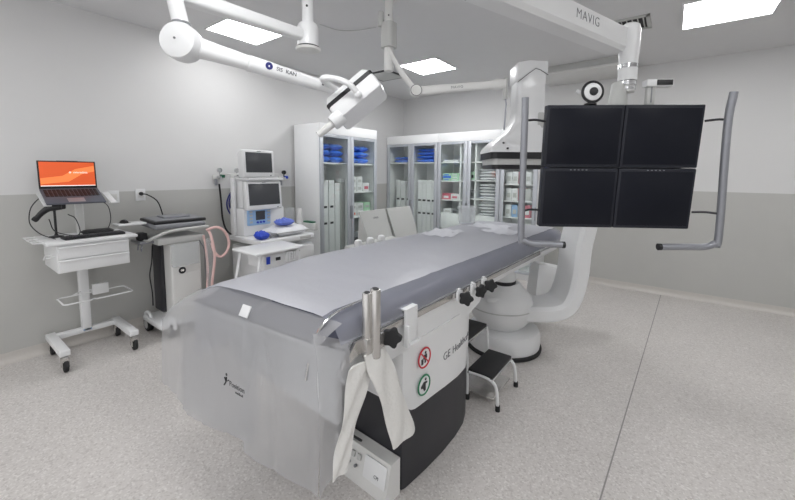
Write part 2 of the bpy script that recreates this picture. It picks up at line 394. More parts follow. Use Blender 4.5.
# long upright boxes
def long_box(w, h, d=.12):
    o = thing('long_box', '', 'box')
    b = MB().mm((-w/2, -d/2, 0), (w/2, d/2, h), bev=.003).build('carton', CARD, o)
    MB().mm((-w/2-.001, -d/2-.0015, h-.07), (w/2+.001, d/2+.0015, h+.002), bev=.002).build('lid', CARD, o)
    for z in (.80, 1.04): MB().mm((-.03 if w > .09 else -.02, -d/2-.003, z), (.03 if w > .09 else .02, -d/2+.004, z+.032), bev=.001).build('hand_hole', BLACK, o)
    return o
for lx, nm, h in ((.19, 'first', 1.44), (.315, 'second', 1.44), (.43, 'third', 1.40), (.536, 'fourth', 1.46)):
    o = long_box(.105, h) if lx < .37 else thing('long_box', '', 'box')
    if lx > .37:
        MB().mm((-.049, -.06, 0), (.049, .06, h), bev=.003).build('carton', CARD if lx < .48 else LGREY, o)
        MB().mm((-.05, -.0615, h-.05), (.05, .0615, h+.002), bev=.002).build('lid', CARD, o)
    at(o, cabL, lx, .17, .091); o['group'] = 'tall boxes in the left-wall cabinet'
    o['label'] = f'{nm} tall {"plain" if lx > .37 else "dark-holed"} box from the left, left door of the left-wall cabinet'
for cabx, lx, nm, h in (('l', .20, 'first', 1.42), ('l', .31, 'second', 1.40), ('l', .44, 'third', 1.37), ('r', .70, 'first', 1.43), ('r', .80, 'second', 1.43), ('r', .90, 'third', 1.43), ('r', 1.0, 'fourth', 1.41)):
    o = long_box(.092, h); at(o, cabA, lx, .17, .091); o['group'] = 'tall boxes in the corner cabinet'
    o['label'] = f'{nm} tall white box from the left, {"left" if cabx == "l" else "right"} door of the corner cabinet'
# cartons on shelves
def carton(w, d, h, m, band=None):
    o = thing('carton', '', 'box')
    MB().mm((-w/2, -d/2, 0), (w/2, d/2, h), bev=.003).build('body', m, o)
    MB().mm((-w/2+.01, -d/2-.001, h*.97-.004), (w/2-.01, d/2, h+.0015), bev=.001).build('flap', m, o)
    MB().mm((-w*.3, -d/2-.0018, h*.25), (w*.3, -d/2+.002, h*.62), bev=0).build('printed_label', band or LGREY, o)
    return o
def cart(cab, lx, lz, w, h, m, label, band=None, d=.22, ly=.19, grp=None):
    o = carton(w, d, h, m, band); at(o, cab, lx, ly, lz+.001, random.uniform(-.02, .02)); o['label'] = label
    if grp: o['group'] = grp
    return o
G = 'boxes on the left-wall cabinet shelves'
for i in range(2):
    for r in range(2):
        cart(cabL, .75+i*.135, 1.35+r*.117, .125, .115, CARD, f'{["lower", "upper"][r]} white box, {["left", "right"][i]} stack on the left-wall cabinet\'s second shelf', LGREY, grp=G)
cart(cabL, 1.04, 1.35, .15, .13, CARD, 'white box with red label at the right end of the left-wall cabinet\'s second shelf', REDC, grp=G)
for i, (m, nm) in enumerate(((CARD, 'white'), (CARD, 'white'), (GREENB, 'pale green'))):
    cart(cabL, .74+i*.16, .96, .15, .10, m, f'{["left", "centre", "right"][i]} {nm} orange-labelled box, left-wall cabinet\'s third shelf, lower row', ORC, grp=G)
    cart(cabL, .74+i*.16, 1.063, .15, .10, GREENB if i == 2 else CARD, f'{["left", "centre", "right"][i]} box in the upper row on the left-wall cabinet\'s third shelf', LGREY, grp=G)
cart(cabL, .80, .5, .2, .2, MGREY, 'grey box low behind the right door of the left-wall cabinet', DARK)
G = 'items in the middle back cabinet'
cart(cabB, .22, 1.845, .28, .035, CARD, 'flat white carton on the top shelf of the middle back cabinet, left door', grp=G)
for r in range(3):
    for i in range(2):
        cart(cabB, .14+i*.16, 1.52+r*.043, .15, .041, BLUE if (r == 1 and i == 0) else GREENB, f'{["lowest", "middle", "uppermost"][r]} {"blue" if (r == 1 and i == 0) else "pale green"} flat box, {["left", "right"][i]} pile, middle back cabinet', BLUE if i == 0 else CARD, grp=G)
for i in range(2):
    cart(cabB, .14+i*.17, 1.19, .16, .10, REDC if i == 0 else CARD, f'{["red box at the left", "white box with red label"][i]} on the third shelf of the middle back cabinet', CARD if i == 0 else REDC, grp=G)
cart(cabB, .17, .95, .16, .075, CARD, 'small white box on the lowest open shelf of the middle back cabinet', grp=G)
cart(cabB, .32, .95, .10, .06, MGREY, 'small grey box on the lowest open shelf of the middle back cabinet', DARK, grp=G)
for z, zn in ((1.54, 'second'), (1.23, 'third'), (.95, 'lowest')):
    cart(cabB, .637, z, .06, .14, GREENB if z > 1.5 else MGREY, f'narrow {"green" if z > 1.5 else "grey"} box on the {zn} shelf left of the folded linens', DARK, grp=G)
G = 'folded linens in the middle back cabinet'
od = ['first', 'second', 'third', 'fourth', 'fifth', 'sixth']
for z, zn, n in ((1.54, 'upper', 4), (1.23, 'middle', 5), (.95, 'lower', 5)):
    for r in range(n):
        o = MB().pillow(.29+random.uniform(-.02, .01), .3, .05, seed=60+pk).build('folded_linen', LINEN); pk += 1
        at(o, cabB, .90+random.uniform(-.015, .015), .22, z+.001+r*.0505, random.uniform(-.06, .06))
        tag(o, f'{od[r]} white linen from the bottom, {zn} linen stack, middle back cabinet', 'linen', G)
for r in range(3):
    o = MB().pillow(.27, .3, .055, seed=90+r).build('folded_linen', LINEN)
    at(o, cabB, .90, .22, 1.846+r*.056, .03*r); tag(o, f'{od[r]} white linen from the bottom, top-shelf pile, middle back cabinet', 'linen', G)
G = 'books and boxes in the narrow cabinet'
for z, zn, cols in ((1.49, 'upper', (CARD, CARD, REDC, CARD)), (1.23, 'middle', (CARD, CARD, REDC, LGREY)), (.97, 'lower', (CARD, PALEB, LGREY, REDC))):
    for i, m in enumerate(cols):
        cart(cabC, .12+i*.1, z, .092, .19, m, f'{od[i]} upright box from the left on the {zn} shelf of the narrow back cabinet', LGREY if m != REDC else CARD, grp=G)

# ------------------------------------------------------------------ floor-standing pieces by the left wall
def caster(parent, x, y, r, m=GREYM, ztop=.11):
    f = MB().cyl((x, y, r*1.3), (x, y, ztop), .009)
    f.box((x+.012, y, r*1.9), (r*1.5, .046, r*.7), bev=.008)
    for s in (-1, 1): f.box((x+.012, y+s*.021, r*1.35), (r*1.1, .005, r*1.4), bev=.002)
    f = f.build('caster', m, parent)
    MB().cyl((x+.02, y-.014, r), (x+.02, y+.014, r), r, seg=24, bev=.004).build('wheel', RUBBER, f)
    return f
# laptop cart (faces +x)
ct = thing('laptop_cart', 'white rolling cart with drawers holding the laptop by the left wall', 'cart', (-4.12, .88, 0))
for y in (-.24, .24):
    MB().mm((-.28, y-.035, .135), (.26, y+.035, .185), bev=.008).build('foot', WHITE, ct)
    for x in (-.25, .22): caster(ct, x, y, .058, STEEL, ztop=.15)
MB().mm((-.24, -.21, .138), (-.175, .21, .183), bev=.006).build('crossbar', WHITE, ct)
MB().mm((-.171, -.03, .16), (-.165, .03, .177), bev=.001).build('badge', PALEB, ct)
MB().mm((-.245, -.035, .15), (-.165, .035, .83), bev=.012).build('column', WHITE, ct)
dr = MB().mm((-.24, -.24, .82), (.245, .245, 1.05), bev=.006).build('drawer_body', WHITE, ct)
for z0, z1 in ((.828, .93), (.936, 1.04)):
    d = MB().mm((.243, -.232, z0), (.262, .237, z1), bev=.004); d.mm((.26, -.232, z1-.016), (.276, .237, z1-.004), bev=.003)
    d.build('drawer', WHITE, ct)
MB().mm((-.27, -.30, 1.052), (.27, .31, 1.078), bev=.008).build('worktop', WHITE, ct)
# side wire rack, lower basket
w = MB()
for q in ([(-.2, -.3, 1.075), (-.2, -.365, 1.08), (.2, -.365, 1.08), (.2, -.3, 1.075)], [(-.05, -.3, 1.075), (-.05, -.365, 1.08)], [(.08, -.3, 1.075), (.08, -.365, 1.08)]): w.tube(q, .005, 8)
w.tube([(.1, -.245, .96), (.1, -.29, .95), (.13, -.3, .93), (.16, -.29, .95), (.2, -.29, .95), (.2, -.245, .96)], .005, 8)
w.build('side_rack', WHITE, ct)
w = MB(); z = .52
w.tube([(-.12, -.20, z), (.10, -.20, z), (.12, -.18, z), (.12, -.02, z), (.095, 0, z), (.12, .02, z), (.12, .27, z), (.10, .29, z), (-.12, .29, z), (-.14, .27, z), (-.14, -.18, z)], .0065, 8, closed=True)
w.tube([(-.14, -.1, z), (-.17, -.03, z+.02)], .006, 8); w.tube([(-.14, .1, z), (-.17, .03, z+.02)], .006, 8)
w.mm((-.17, .05, z-.03), (-.13, .17, z+.07), bev=.004)
w.build('wire_basket', WHITE, ct)
# laptop holder: bracket plates and riser post
h = MB(); h.mm((-.22, -.02, 1.07), (-.19, .04, 1.42), bev=.004)
h.build('riser_post', OFFW, ct)
h = MB()
for y, a in ((-.215, -.1), (.145, .1)):
    h.box((-.03, y-.03 if y < 0 else y+.05, 1.405), (.27, .05, .012), rot=(0, .33, 0), bev=.004)
h.box((-.06, -.04, 1.40), (.20, .30, .01), rot=(0, .33, 0), bev=.003)
h.build('laptop_tray', WHITE, ct)
MB().mm((-.10, .22, 1.135), (.08, .45, 1.155), bev=.008).build('mouse_shelf', WHITE, ct)
# laptop (hinge at x=-4.2)
lt = thing('laptop', 'open grey laptop with a bright orange screen on the white cart', 'laptop', (-4.2, .81, 1.49))
ang = math.atan2(.115, .25)
Mk = Matrix.Translation((.125, 0, -.057)) @ Matrix.Rotation(ang, 4, 'Y')
b = MB().box((0, 0, 0), (.27, .385, .018), bev=.006, M=Mk).build('base', LAPG, lt)
k = MB()
for r in range(5):
    for c in range(13): k.box((-.095+r*.026, -.165+c*.0272, .0105), (.021, .022, .004), bev=.001, M=Mk)
k.build('keyboard', BLACK, b)
MB().box((.088, 0, .0096), (.07, .11, .001), bev=0, M=Mk).build('touchpad', GREYM, b)
Ms = Matrix.Translation((-.006, 0, .122)) @ Matrix.Rotation(-.08, 4, 'Y')
l = MB().box((0, 0, 0), (.008, .385, .238), bev=.003, M=Ms).build('screen_lid', BLACK, lt)
MB().box((.0047, 0, .006), (.001, .363, .205), bev=0, M=Ms).build('display', ORANGE, l)
Mt = Ms @ frame((.0056, 0, 0), (0, 1, 0), (0, 0, 1))
MB().prism([(-.18, -.08), (.0, -.06), (.10, .01), (.18, .03), (.18, .08), (.05, .05), (-.04, -.01), (-.18, -.03)], 0, .0003, Mt).build('wave_pattern', ORANGE2, l)
g = MB().text('microdata', .024, Mt @ Matrix.Translation((.082, .02, .0006)), .0002); g.ring((.012, .02, .0006), .006, .0016, Mt); g.build('screen_logo', SCRW, l)
MB().box((.0052, 0, -.0945), (.0006, .36, .006), bev=0, M=Ms).build('task_bar', SCRW, l)
MB().mm((.003, -.07, .1185), (.006, .07, .1215), bev=0, M=Matrix.Translation((0, 0, 0)) @ Ms).build('camera_strip', LAPG, l)
# keyboard, scanner, mouse
kb = thing('keyboard', 'black keyboard lying on the worktop of the white laptop cart', 'keyboard', (-3.99, .91, 1.079), .05)
MB().box((0, 0, .009), (.125, .42, .018), bev=.006).build('body', BLACK, kb)
k = MB()
for r in range(5):
    for c in range(18): k.box((-.042+r*.021, -.193+c*.0227, .020), (.017, .019, .006), bev=.0015)
k.build('keys', DARK, kb)
sc_ = thing('barcode_scanner', 'black handheld barcode scanner propped on its stand before the laptop', 'scanner', (-4.19, .70, 1.079), -.2)
MB().lathe([(.05, 0), (.05, .008), (.015, .016), (.009, .03), (.009, .22), (.012, .235), (.004, .24)], seg=20).build('stand', BLACK, sc_)
s = MB(); s.tube([(.02, .05, .262), (0, .0, .256), (-.01, -.04, .245), (0, -.08, .21), (.01, -.115, .165)], [.026, .03, .027, .022, .02], 12, n=4); s.box((.02, .06, .263), (.05, .03, .045), bev=.01); s.build('scanner_body', BLACK, sc_)
MB().box((.01, -.118, .165), (.042, .04, .045), rot=(.8, 0, 0), bev=.012).build('handle_end', RUBBER, sc_)
ms = thing('computer_mouse', 'black computer mouse on the white side shelf of the cart', 'mouse', (-4.13, 1.17, 1.156), .3)
MB().ball((0, 0, .003), .03, (1.6, 1, 1)).mm((-.05, -.03, .0), (.05, .03, .003), bev=.001).build('body', BLACK, ms)
MB().cyl((.02, -.004, .031), (.02, .004, .031), .007, seg=12).build('wheel', GREYM, ms)
tag(MB().pillow(.09, .24, .045, seed=7).build('cable_bundle', BLACK, loc=(-4.15, .97, 1.079)), 'bundle of black charger and cable behind the keyboard on the cart', 'charger')
cb = MB(); cb.tube([(-4.0, .66, 1.09), (-4.18, .6, 1.12), (-4.3, .56, 1.2), (-4.3, .57, 1.32), (-4.25, .61, 1.4), (-4.2, .63, 1.42)], .004, 6, n=6)
tag(cb.build('cable', BLACK), 'thin black cable looping up the left side of the laptop', 'cable')
cb = MB(); cb.tube([(-4.1, 1.0, 1.09), (-4.15, 1.05, 1.12), (-4.17, 1.08, 1.2), (-4.14, 1.06, 1.32), (-4.1, 1.0, 1.38)], .0035, 6, n=6)
tag(cb.build('cable', BLACK), 'thin black cable hanging at the right side of the laptop', 'cable')
cb = MB(); cb.tube([(-4.05, .64, 1.25), (-4.1, .68, 1.14), (-4.14, .8, 1.085), (-4.2, .86, 1.1), (-4.22, .84, 1.22), (-4.16, .78, 1.27)], .004, 6, n=6)
tag(cb.build('cable', BLACK), 'coiled black scanner cable behind the scanner stand on the cart', 'cable')

# sockets on the left wall
def socket(y, z, label, plug):
    t = thing('wall_socket', label, 'socket', (XL, y, z))
    MB().mm((0, -.045, -.062), (.010, .045, .062), bev=.004).build('plate', WHITE, t)
    MB().mm((.009, -.026, -.03), (.013, .026, .03), bev=.003).build('outlet', OFFW, t)
    if plug: MB().lathe([(.018, 0), (.02, .02), (.012, .045), (.005, .055)], M=frame((.012, 0, .012), (0, 1, 0), (0, 0, 1)), seg=14).build('plug', BLACK, t)
socket(1.19, 1.39, 'white wall socket plate half hidden behind the laptop', False)
socket(1.42, 1.40, 'white wall socket with a black plug, left of the ultrasound tower', True)
tag(MB().tube([(XL+.06, 1.42, 1.412), (XL+.09, 1.46, 1.40), (XL+.1, 1.54, 1.33), (XL+.1, 1.58, 1.2), (XL+.12, 1.58, 1.12)], .006, 8, n=6).build('power_cord', BLACK), 'black power cord curving from the wall socket to the tower', 'cord')

# ultrasound tower (faces +x)
us = thing('ultrasound_tower', 'wheeled grey medical imaging tower with a folded flat screen, beside the laptop cart', 'medical cart', (-4.1, 1.6, 0))
MB().mm((-.2, -.125, .14), (.19, .16, .93), bev=.02, seg=3).build('cabinet_body', OFFW, us)
MB().mm((.186, -.11, .62), (.194, .145, .90), bev=.004).build('front_panel', OFFW, us)
MB().mm((-.2, -.155, .2), (.02, -.12, .98), bev=.008).build('rear_spine', DARK, us)
g = MB(); g.lathe([(.034, 0), (.034, .003), (.028, .004), (0, .004)], M=frame((.195, -.03, .65), (0, 1, 0), (0, 0, 1)), seg=24); g.build('round_emblem', BLKS, us)
MB().text('GE', .026, frame((.2, -.03, .65), (0, 1, 0), (0, 0, 1))).build('emblem_letters', SCRW, us)
b = MB().mm((-.22, -.27, .10), (.24, .22, .16), bev=.02).build('base', WHITE, us)
for x, y in ((-.14, -.24), (-.14, .2), (.2, -.16), (.2, .2)):
    c = MB(); c.tube([(x-.1, y, .10), (x-.07, y, .17), (x, y, .195), (x+.07, y, .17), (x+.1, y, .10)], .016, 8, n=4); c = c.build('caster', WHITE, us)
    for s in (-1, 1): MB().cyl((x, y+s*.014-.011, .075), (x, y+s*.014+.011, .075), .075, seg=26, bev=.006).build('wheel', RUBBER, c)
    MB().cyl((x, y-.029, .075), (x, y-.026, .075), .045, seg=20).build('hub', LGREY, c)
MB().mm((-.24, -.24, .93), (.2, .2, 1.0), bev=.02).build('console', LGREY, us)
MB().box((.02, -.02, 1.115), (.40, .47, .05), rot=(0, .03, 0), bev=.02, seg=3).build('control_deck', MGREY, us)
sc2 = MB().box((.0, -.01, 1.155), (.37, .49, .032), rot=(0, .03, 0), bev=.012, seg=3).build('folded_screen', BLACK, us)
MB().box((.0, -.01, 1.171), (.33, .45, .012), rot=(0, .03, 0), bev=.006).build('screen_back', MGREY, sc2)
MB().box((-.02, .0, 1.185), (.18, .25, .02), rot=(0, .03, 0), bev=.008).build('hinge_plate', GREYM, sc2)
h = MB(); h.tube([(-.1, -.29, .97), (.12, -.3, .98), (.22, -.25, 1.03), (.25, -.12, 1.07), (.25, .15, 1.08), (.2, .24, 1.07), (.0, .26, 1.06)], .014, 10, n=6); h.build('handle_rail', LGREY, us)
h = MB(); h.mm((-.12, -.36, .95), (.12, -.24, .975), bev=.006)
for x in (.0, .09): h.tube([(x, -.33, .95), (x, -.34, .91), (x+.03, -.35, .89), (x+.05, -.35, .92)], .006, 8, n=4)
h.build('probe_holder', GREYM, us)
MB().mm((-.05, -.34, .975), (.06, -.27, 1.05), bev=.01).build('probe', BLACK, us)
h = MB(); h.mm((.195, -.13, .70), (.235, .13, .93), bev=.008); h.build('clear_pouch', PLAST, us)
h = MB(); h.tube([(.05, .2, .93), (.1, .24, .8), (.08, .25, .6), (.12, .24, .4), (.06, .22, .2)], .006, 8, n=6); h.build('probe_cord', MGREY, us)
h = MB(); h.tube([(-.05, -.2, .9), (.0, -.23, .75), (-.04, -.24, .6), (.03, -.25, .45), (.0, -.24, .3)], .006, 8, n=6); h.build('rear_cord', BLACK, us)
# pink breathing hoses hanging at the tower's right side
hs = MB()
hs.tube([(-3.86, 1.80, 1.04), (-3.83, 1.9, 1.06), (-3.82, 1.98, 1.0), (-3.82, 2.02, .88), (-3.82, 1.99, .78), (-3.82, 1.92, .74), (-3.82, 1.86, .8), (-3.83, 1.84, .9)], .014, 10, n=7)
hs.tube([(-3.87, 1.83, 1.03), (-3.83, 1.84, .95), (-3.82, 1.86, .75), (-3.83, 1.83, .5), (-3.84, 1.82, .3)], .014, 10, n=6)
hs.tube([(-3.9, 1.79, .98), (-3.88, 1.8, .85), (-3.88, 1.81, .6), (-3.9, 1.8, .35)], .012, 10, n=6)
tag(hs.build('breathing_hose', PINK), 'looped pale pink breathing hoses hanging between the tower and the wall', 'hose')
tag(MB().mm((-3.87, 1.79, .28), (-3.84, 1.86, .95), bev=.012, seg=3).build('clear_bag', PLAST), 'long clear plastic bag hanging behind the pink hoses', 'bag')

# gas outlets on the left wall
def gas(y, z, label, km, gauge):
    t = thing('gas_outlet', label, 'gas outlet', (XL, y, z))
    MB().mm((0, -.06, -.03), (.02, .06, .03), bev=.006).build('wall_plate', OFFW, t)
    MB().cyl((.02, 0, 0), (.09, 0, 0), .018, seg=16).build('valve_body', CHROME, t)
    MB().lathe([(.026, 0), (.03, .015), (.03, .03), (.02, .04), (.0, .04)], M=frame((.07, .03, -.005), (0, 0, 1), (0, -1, 0)) @ Matrix.Rotation(PI/2, 4, 'Y'), seg=16).build('knob', km, t)
    MB().cyl((.06, 0, .02), (.06, 0, .06), .008).cyl((.045, 0, .085), (.075, 0, .085), .028, seg=20).build('gauge', gauge, t)
    MB().mm((.02, -.05, -.1), (.05, -.02, -.02), bev=.006).build('connector', GREYM, t)
gas(2.24, 1.58, 'wall gas outlet with a green knob, above the black hose', GREENK, CHROME)
gas(2.46, 1.58, 'wall gas outlet with a grey knob, left of the anesthesia machine screens', MGREY, CHROME)
gas(3.16, 1.56, 'wall gas outlet with a blue knob, right of the anesthesia machine screens', BLUEK, BLACK)
tag(MB().tube([(XL+.06, 2.23, 1.5), (XL+.05, 2.25, 1.3), (XL+.06, 2.26, 1.05), (XL+.1, 2.3, .9), (XL+.2, 2.4, .82)], .011, 8, n=6).build('gas_hose', BLACK), 'black hose hanging straight down from the green-knobbed gas outlet', 'hose')
hb = MB()
for k in range(3): hb.tube([(XL+.06, 2.50-.01*k, 1.5), (XL+.07, 2.42-.03*k, 1.42-.02*k), (XL+.09, 2.36-.03*k, 1.28-.02*k), (XL+.1, 2.40-.02*k, 1.16-.03*k), (XL+.13, 2.52, 1.10-.03*k)], .009, 8, n=6)
tag(hb.build('coiled_hose', NAVY), 'dark blue coiled hoses on the wall left of the anesthesia machine', 'hose')
tag(MB().tube([(XL+.12, 2.34, 1.08), (XL+.15, 2.36, .98), (XL+.2, 2.42, .9), (XL+.3, 2.5, .86)], .012, 8, n=6).build('gas_hose', BLACK), 'short black hose curving behind the pink hoses toward the anesthesia machine', 'hose')

# anesthesia machine (faces +x)
am = thing('anesthesia_machine', 'white anesthesia machine with two grey screens and a blue control panel', 'medical machine', (-3.85, 2.54, -.0))
MB().mm((-.36, -.28, .12), (.3, .42, .78), bev=.02, seg=3).build('cabinet_body', WHITE, am)
for x, y in ((-.30, -.22), (-.30, .36), (.22, -.22), (.22, .36)): caster(am, x, y, .055, ztop=.14)
MB().mm((-.34, -.32, .83), (.33, .42, .90), bev=.018, seg=3).build('worktop', WHITE, am)
d = MB().mm((.29, -.27, .62), (.315, .42, .76), bev=.008).build('drawer', WHITE, am); MB().mm((.315, -.05, .70), (.33, .2, .72), bev=.005).build('drawer_handle', LGREY, d)
MB().mm((.331, .2, .85), (.335, .36, .88), bev=.001).build('name_strip', LGREY, am)
MB().mm((-.36, -.29, .90), (-.06, .26, 1.22), bev=.015).build('upper_body', WHITE, am)
MB().mm((-.26, -.33, .9), (-.20, -.295, 1.58), bev=.01).build('gas_column', WHITE, am)
p = MB().box((-.05, -.10, 1.12), (.03, .30, .20), rot=(0, .0, 0), bev=.012, seg=3).build('control_panel', PALEB, am)
MB().box((-.033, -.09, 1.135), (.006, .12, .105), bev=.003).build('control_display', SCREEN2, p)
for y in (-.21, .02):
    for z in (1.06, 1.10, 1.14, 1.18): MB().box((-.034, y, z), (.008, .035, .022), bev=.003).build('button', LGREY, p)
for y in (-.13, -.09, -.05): MB().cyl((-.036, y, 1.055), (-.02, y, 1.055), .012, seg=14).build('dial', BLUEK, p)
MB().mm((-.36, -.26, 1.22), (-.12, .18, 1.55), bev=.015).build('screen_back', WHITE, am)
def screen(part, yc, zc, w, h, tilt, m):
    M = Matrix.Translation((0.02, yc, zc)) @ Matrix.Rotation(tilt, 4, 'Y')
    s = MB().box((-.035, 0, 0), (.07, w, h), bev=.016, seg=3, M=M).build(part, WHITE, am)
    MB().box((.0005, 0, .012), (.003, w-.065, h-.085), bev=.001, M=M).build('display', m, s)
    MB().box((.0008, w*.36, -h/2+.02), (.003, .02, .012), bev=.001, M=M).build('power_button', MGREY, s)
    MB().box((.0008, 0, h/2-.016), (.002, .05, .006), bev=0, M=M).build('badge', INK, s)
screen('lower_screen', -.06, 1.375, .47, .335, -.08, SCREEN2)
MB().mm((-.3, -.27, 1.548), (.03, .2, 1.58), bev=.008).build('monitor_shelf', WHITE, am)
screen('upper_screen', -.12, 1.745, .40, .315, -.05, SCREEN2)
MB().mm((-.15, -.29, 1.585), (-.02, .05, 1.88), bev=.02).build('upper_screen_back', WHITE, am)
g = MB(); g.tube([(-.3, -.4, 1.62), (-.3, -.3, 1.62), (-.3, .3, 1.62), (-.3, .36, 1.62)], .008, 8); g.build('top_rail', OFFW, am)
h = MB(); h.lathe([(.055, 0), (.06, .02), (.06, .17), (.045, .19), (.0, .19)], (-.1, .38, 1.0), 22); h.build('absorber_canister', PLAST, am)
MB().lathe([(.062, .90), (.062, 1.0), (.05, 1.0)], (-.1, .38, 0), 22).build('canister_base', WHITE, am)
MB().lathe([(.03, 1.06), (.03, 1.16), (.02, 1.18), (0, 1.18)], (.02, .44, 0), 18).lathe([(.036, .9), (.036, 1.06)], (.02, .44, 0), 18).build('flow_valve', OFFW, am)
MB().mm((.05, .47, 1.0), (.22, .54, 1.02), bev=.006).build('green_strap', GREENK, am)
MB().mm((-.02, .45, .92), (.3, .5, 1.0), bev=.006).build('side_tray', LGREY, am)
tb = tag(MB().pillow(.34, .46, .11, seed=3, amp=.7, fq=4).build('plastic_bag', LINEN, loc=(-3.70, 2.66, .901)), 'crumpled white plastic bag on the anesthesia machine worktop', 'bag')
tag(MB().pillow(.15, .20, .08, seed=11, amp=.8, fq=4).build('glove', BLUEL, loc=(-3.66, 2.62, 1.018)), 'blue glove bundle lying on the crumpled white bag', 'gloves')
tag(MB().pillow(.13, .13, .09, seed=14, amp=.6, fq=3).build('face_mask', BLUEK, loc=(-3.60, 2.28, .901)), 'bright blue mask at the left corner of the anesthesia worktop', 'mask')
tag(MB().tube([(-3.57, 2.36, .915), (-3.55, 2.39, .945), (-3.55, 2.44, .945), (-3.57, 2.47, .915)], .013, 8, n=6).build('circuit_tube', MGREY), 'short grey breathing tube beside the bright blue mask', 'tube')

# small white instrument table
it = thing('instrument_table', 'small white table with splayed legs in front of the anesthesia machine', 'table', (-3.065, 2.02, 0))
MB().mm((-.205, -.27, .905), (.205, .27, .93), bev=.012, seg=3).build('tabletop', WHITE, it)
for sx, sy in ((-1, -1), (1, -1), (-1, 1), (1, 1)):
    l = MB(); l.tube([(sx*.16, sy*.2, .905), (sx*.21, sy*.36, .03)], .016, 10); l = l.build('leg', WHITE, it)
    MB().cyl((sx*.2118, sy*.3655, 0), (sx*.21, sy*.36, .035), .019, seg=12).build('rubber_tip', RUBBER, l)
MB().mm((-.13, -.15, .76), (.14, .2, .89), bev=.01).build('under_box', WHITE, it)
MB().mm((.141, -.13, .80), (.147, -.09, .87), bev=.003).build('blue_tag', BLUEK, it)
MB().mm((.141, -.03, .82), (.149, .02, .85), bev=.003).build('black_tag', BLACK, it)
g = MB()
for k in range(5): g.mm((.135, .07+k*.026, .79), (.18, .09+k*.026, .89), bev=.008)
g.build('ribbed_grip', WHITE, it)
MB().mm((-.15, -.2, .885), (.15, .2, .906), bev=.004).build('underframe', OFFW, it)

# grey two-panel cover standing behind the table
gp = thing('equipment_cover', 'light grey equipment housing with two big slanted panels, between table and cabinets', 'equipment', (-3.15, 3.75, 0))
MB().loft([[(-.12, -.30, 0), (.16, -.30, 0), (.16, .82, 0), (-.12, .82, 0)], [(-.12, -.28, .6), (.12, -.28, .6), (.12, .80, .6), (-.12, .80, .6)], [(-.10, -.27, 1.06), (-.03, -.27, 1.06), (-.03, .74, 1.06), (-.10, .74, 1.06)]]).build('body', LGREY, gp)
def slant(y0, y1, name):
    p = MB().loft([[(.16, y0+.06, .55), (.19, y0+.06, .55), (.19, y1-.0, .55), (.16, y1, .55)], [(-.04, y0, 1.15), (-.01, y0, 1.15), (-.01, y1-.03, 1.15), (-.04, y1-.03, 1.15)]])
    return p.build(name, LGREY, gp)
s1 = slant(-.35, .19, 'side_panel'); slant(.205, .80, 'side_panel')
MB().mm((.16, -.80, .70), (.36, .06, .80), bev=.01).build('front_shelf', LGREY, gp)
MB().mm((.17, -.76, 0), (.34, -.30, .70), bev=.01).build('front_base', LGREY, gp)
MB().text('cmos', .05, frame((.046, -.10, 1.06), (0, 1, 0), (-.3, 0, 1))).build('badge', INK, s1)

# ------------------------------------------------------------------ angiography table (own frame, turned 2.3 degrees)
TR = -math.radians(2.3); TO = Vector((-1.01, 1.40, 0)); TM = Matrix.Translation(TO) @ Matrix.Rotation(TR, 4, 'Z')
def tw(x, y, z): return TM @ Vector((x, y, z))
at_ = thing('procedure_table', 'large angiography table with slate mattress on a white and charcoal pedestal', 'operating table', TO, TR)
# pedestal: plan outline with rounded far end
def plan(k=1.0, off=0):
    pts = [(-.50, 0), (-.03, 0), (-.008, .006), (0, .03), (.012, .2), (.016, .36), (.008, .52), (-.012, .66), (-.05, .76), (-.12, .83), (-.22, .86), (-.50, .86)]
    return [(x+off*(1 if x > -.4 else 0), y-(off if y < .01 else 0)+(off if y > .8 else 0)) for x, y in pts]
MB().prism(plan(), .012, .52, bev=0).build('lower_pedestal', DARK, at_, ang=30)
MB().prism(plan(off=-.02), 0, .012).build('foot_seal', RUBBER, at_)
# upper white shell with wavy lower edge
pl = plan(off=.008); rings = []
def wave(x, y):
    if y <= .0: return .47
    return .415+.05*math.exp(-(y/.05)**2)+.012*math.sin(y*7)
dense = []
for i in range(len(pl)):
    a, b = pl[i], pl[(i+1) % len(pl)]
    for k in range(6): dense.append((a[0]+(b[0]-a[0])*k/6, a[1]+(b[1]-a[1])*k/6))
rings = [[(x, y, wave(x, y)) for x, y in dense], [(x, y, .62) for x, y in dense], [(x*1.0, y, .80) for x, y in dense]]
MB().loft(rings).build('upper_pedestal', WHITE, at_, ang=30)
# tabletop pan and side boards
MB().mm((-.96, -.40, .86), (-.01, 2.62, .95), bev=.012).build('tabletop', WHITE, at_)
MB().prism([(-.39, .775), (.66, .765), (.80, .80), (.88, .885), (2.5, .905), (2.62, .93), (-.41, .93), (-.43, .86)], -.02, .012, M=frame((0, 0, 0), (0, 1, 0), (0, 0, 1))).build('side_board', WHITE, at_)
MB().prism([(-.39, .775), (2.5, .84), (2.62, .93), (-.41, .93), (-.43, .86)], -.97, -.95, M=frame((0, 0, 0), (0, 1, 0), (0, 0, 1))).build('side_board', WHITE, at_)
MB().mm((-.93, -.42, .60), (-.02, -.385, .93), bev=.006).build('foot_panel', WHITE, at_)
MB().mm((-.48, .05, .78), (-.03, .80, .87), bev=.01).build('undercarriage', WHITE, at_)
for x in (.026, -.99):
    r = MB().mm((x-.005, -.36, .925), (x+.005, 1.95, .957), bev=.002).build('accessory_rail', STEEL, at_)
MB().prism([(-.435, .865), (-.36, .955), (-.20, .957), (-.20, .925), (-.33, .90)], .018, .034, M=frame((0, 0, 0), (0, 1, 0), (0, 0, 1))).build('rail_end_plate', STEEL, at_)
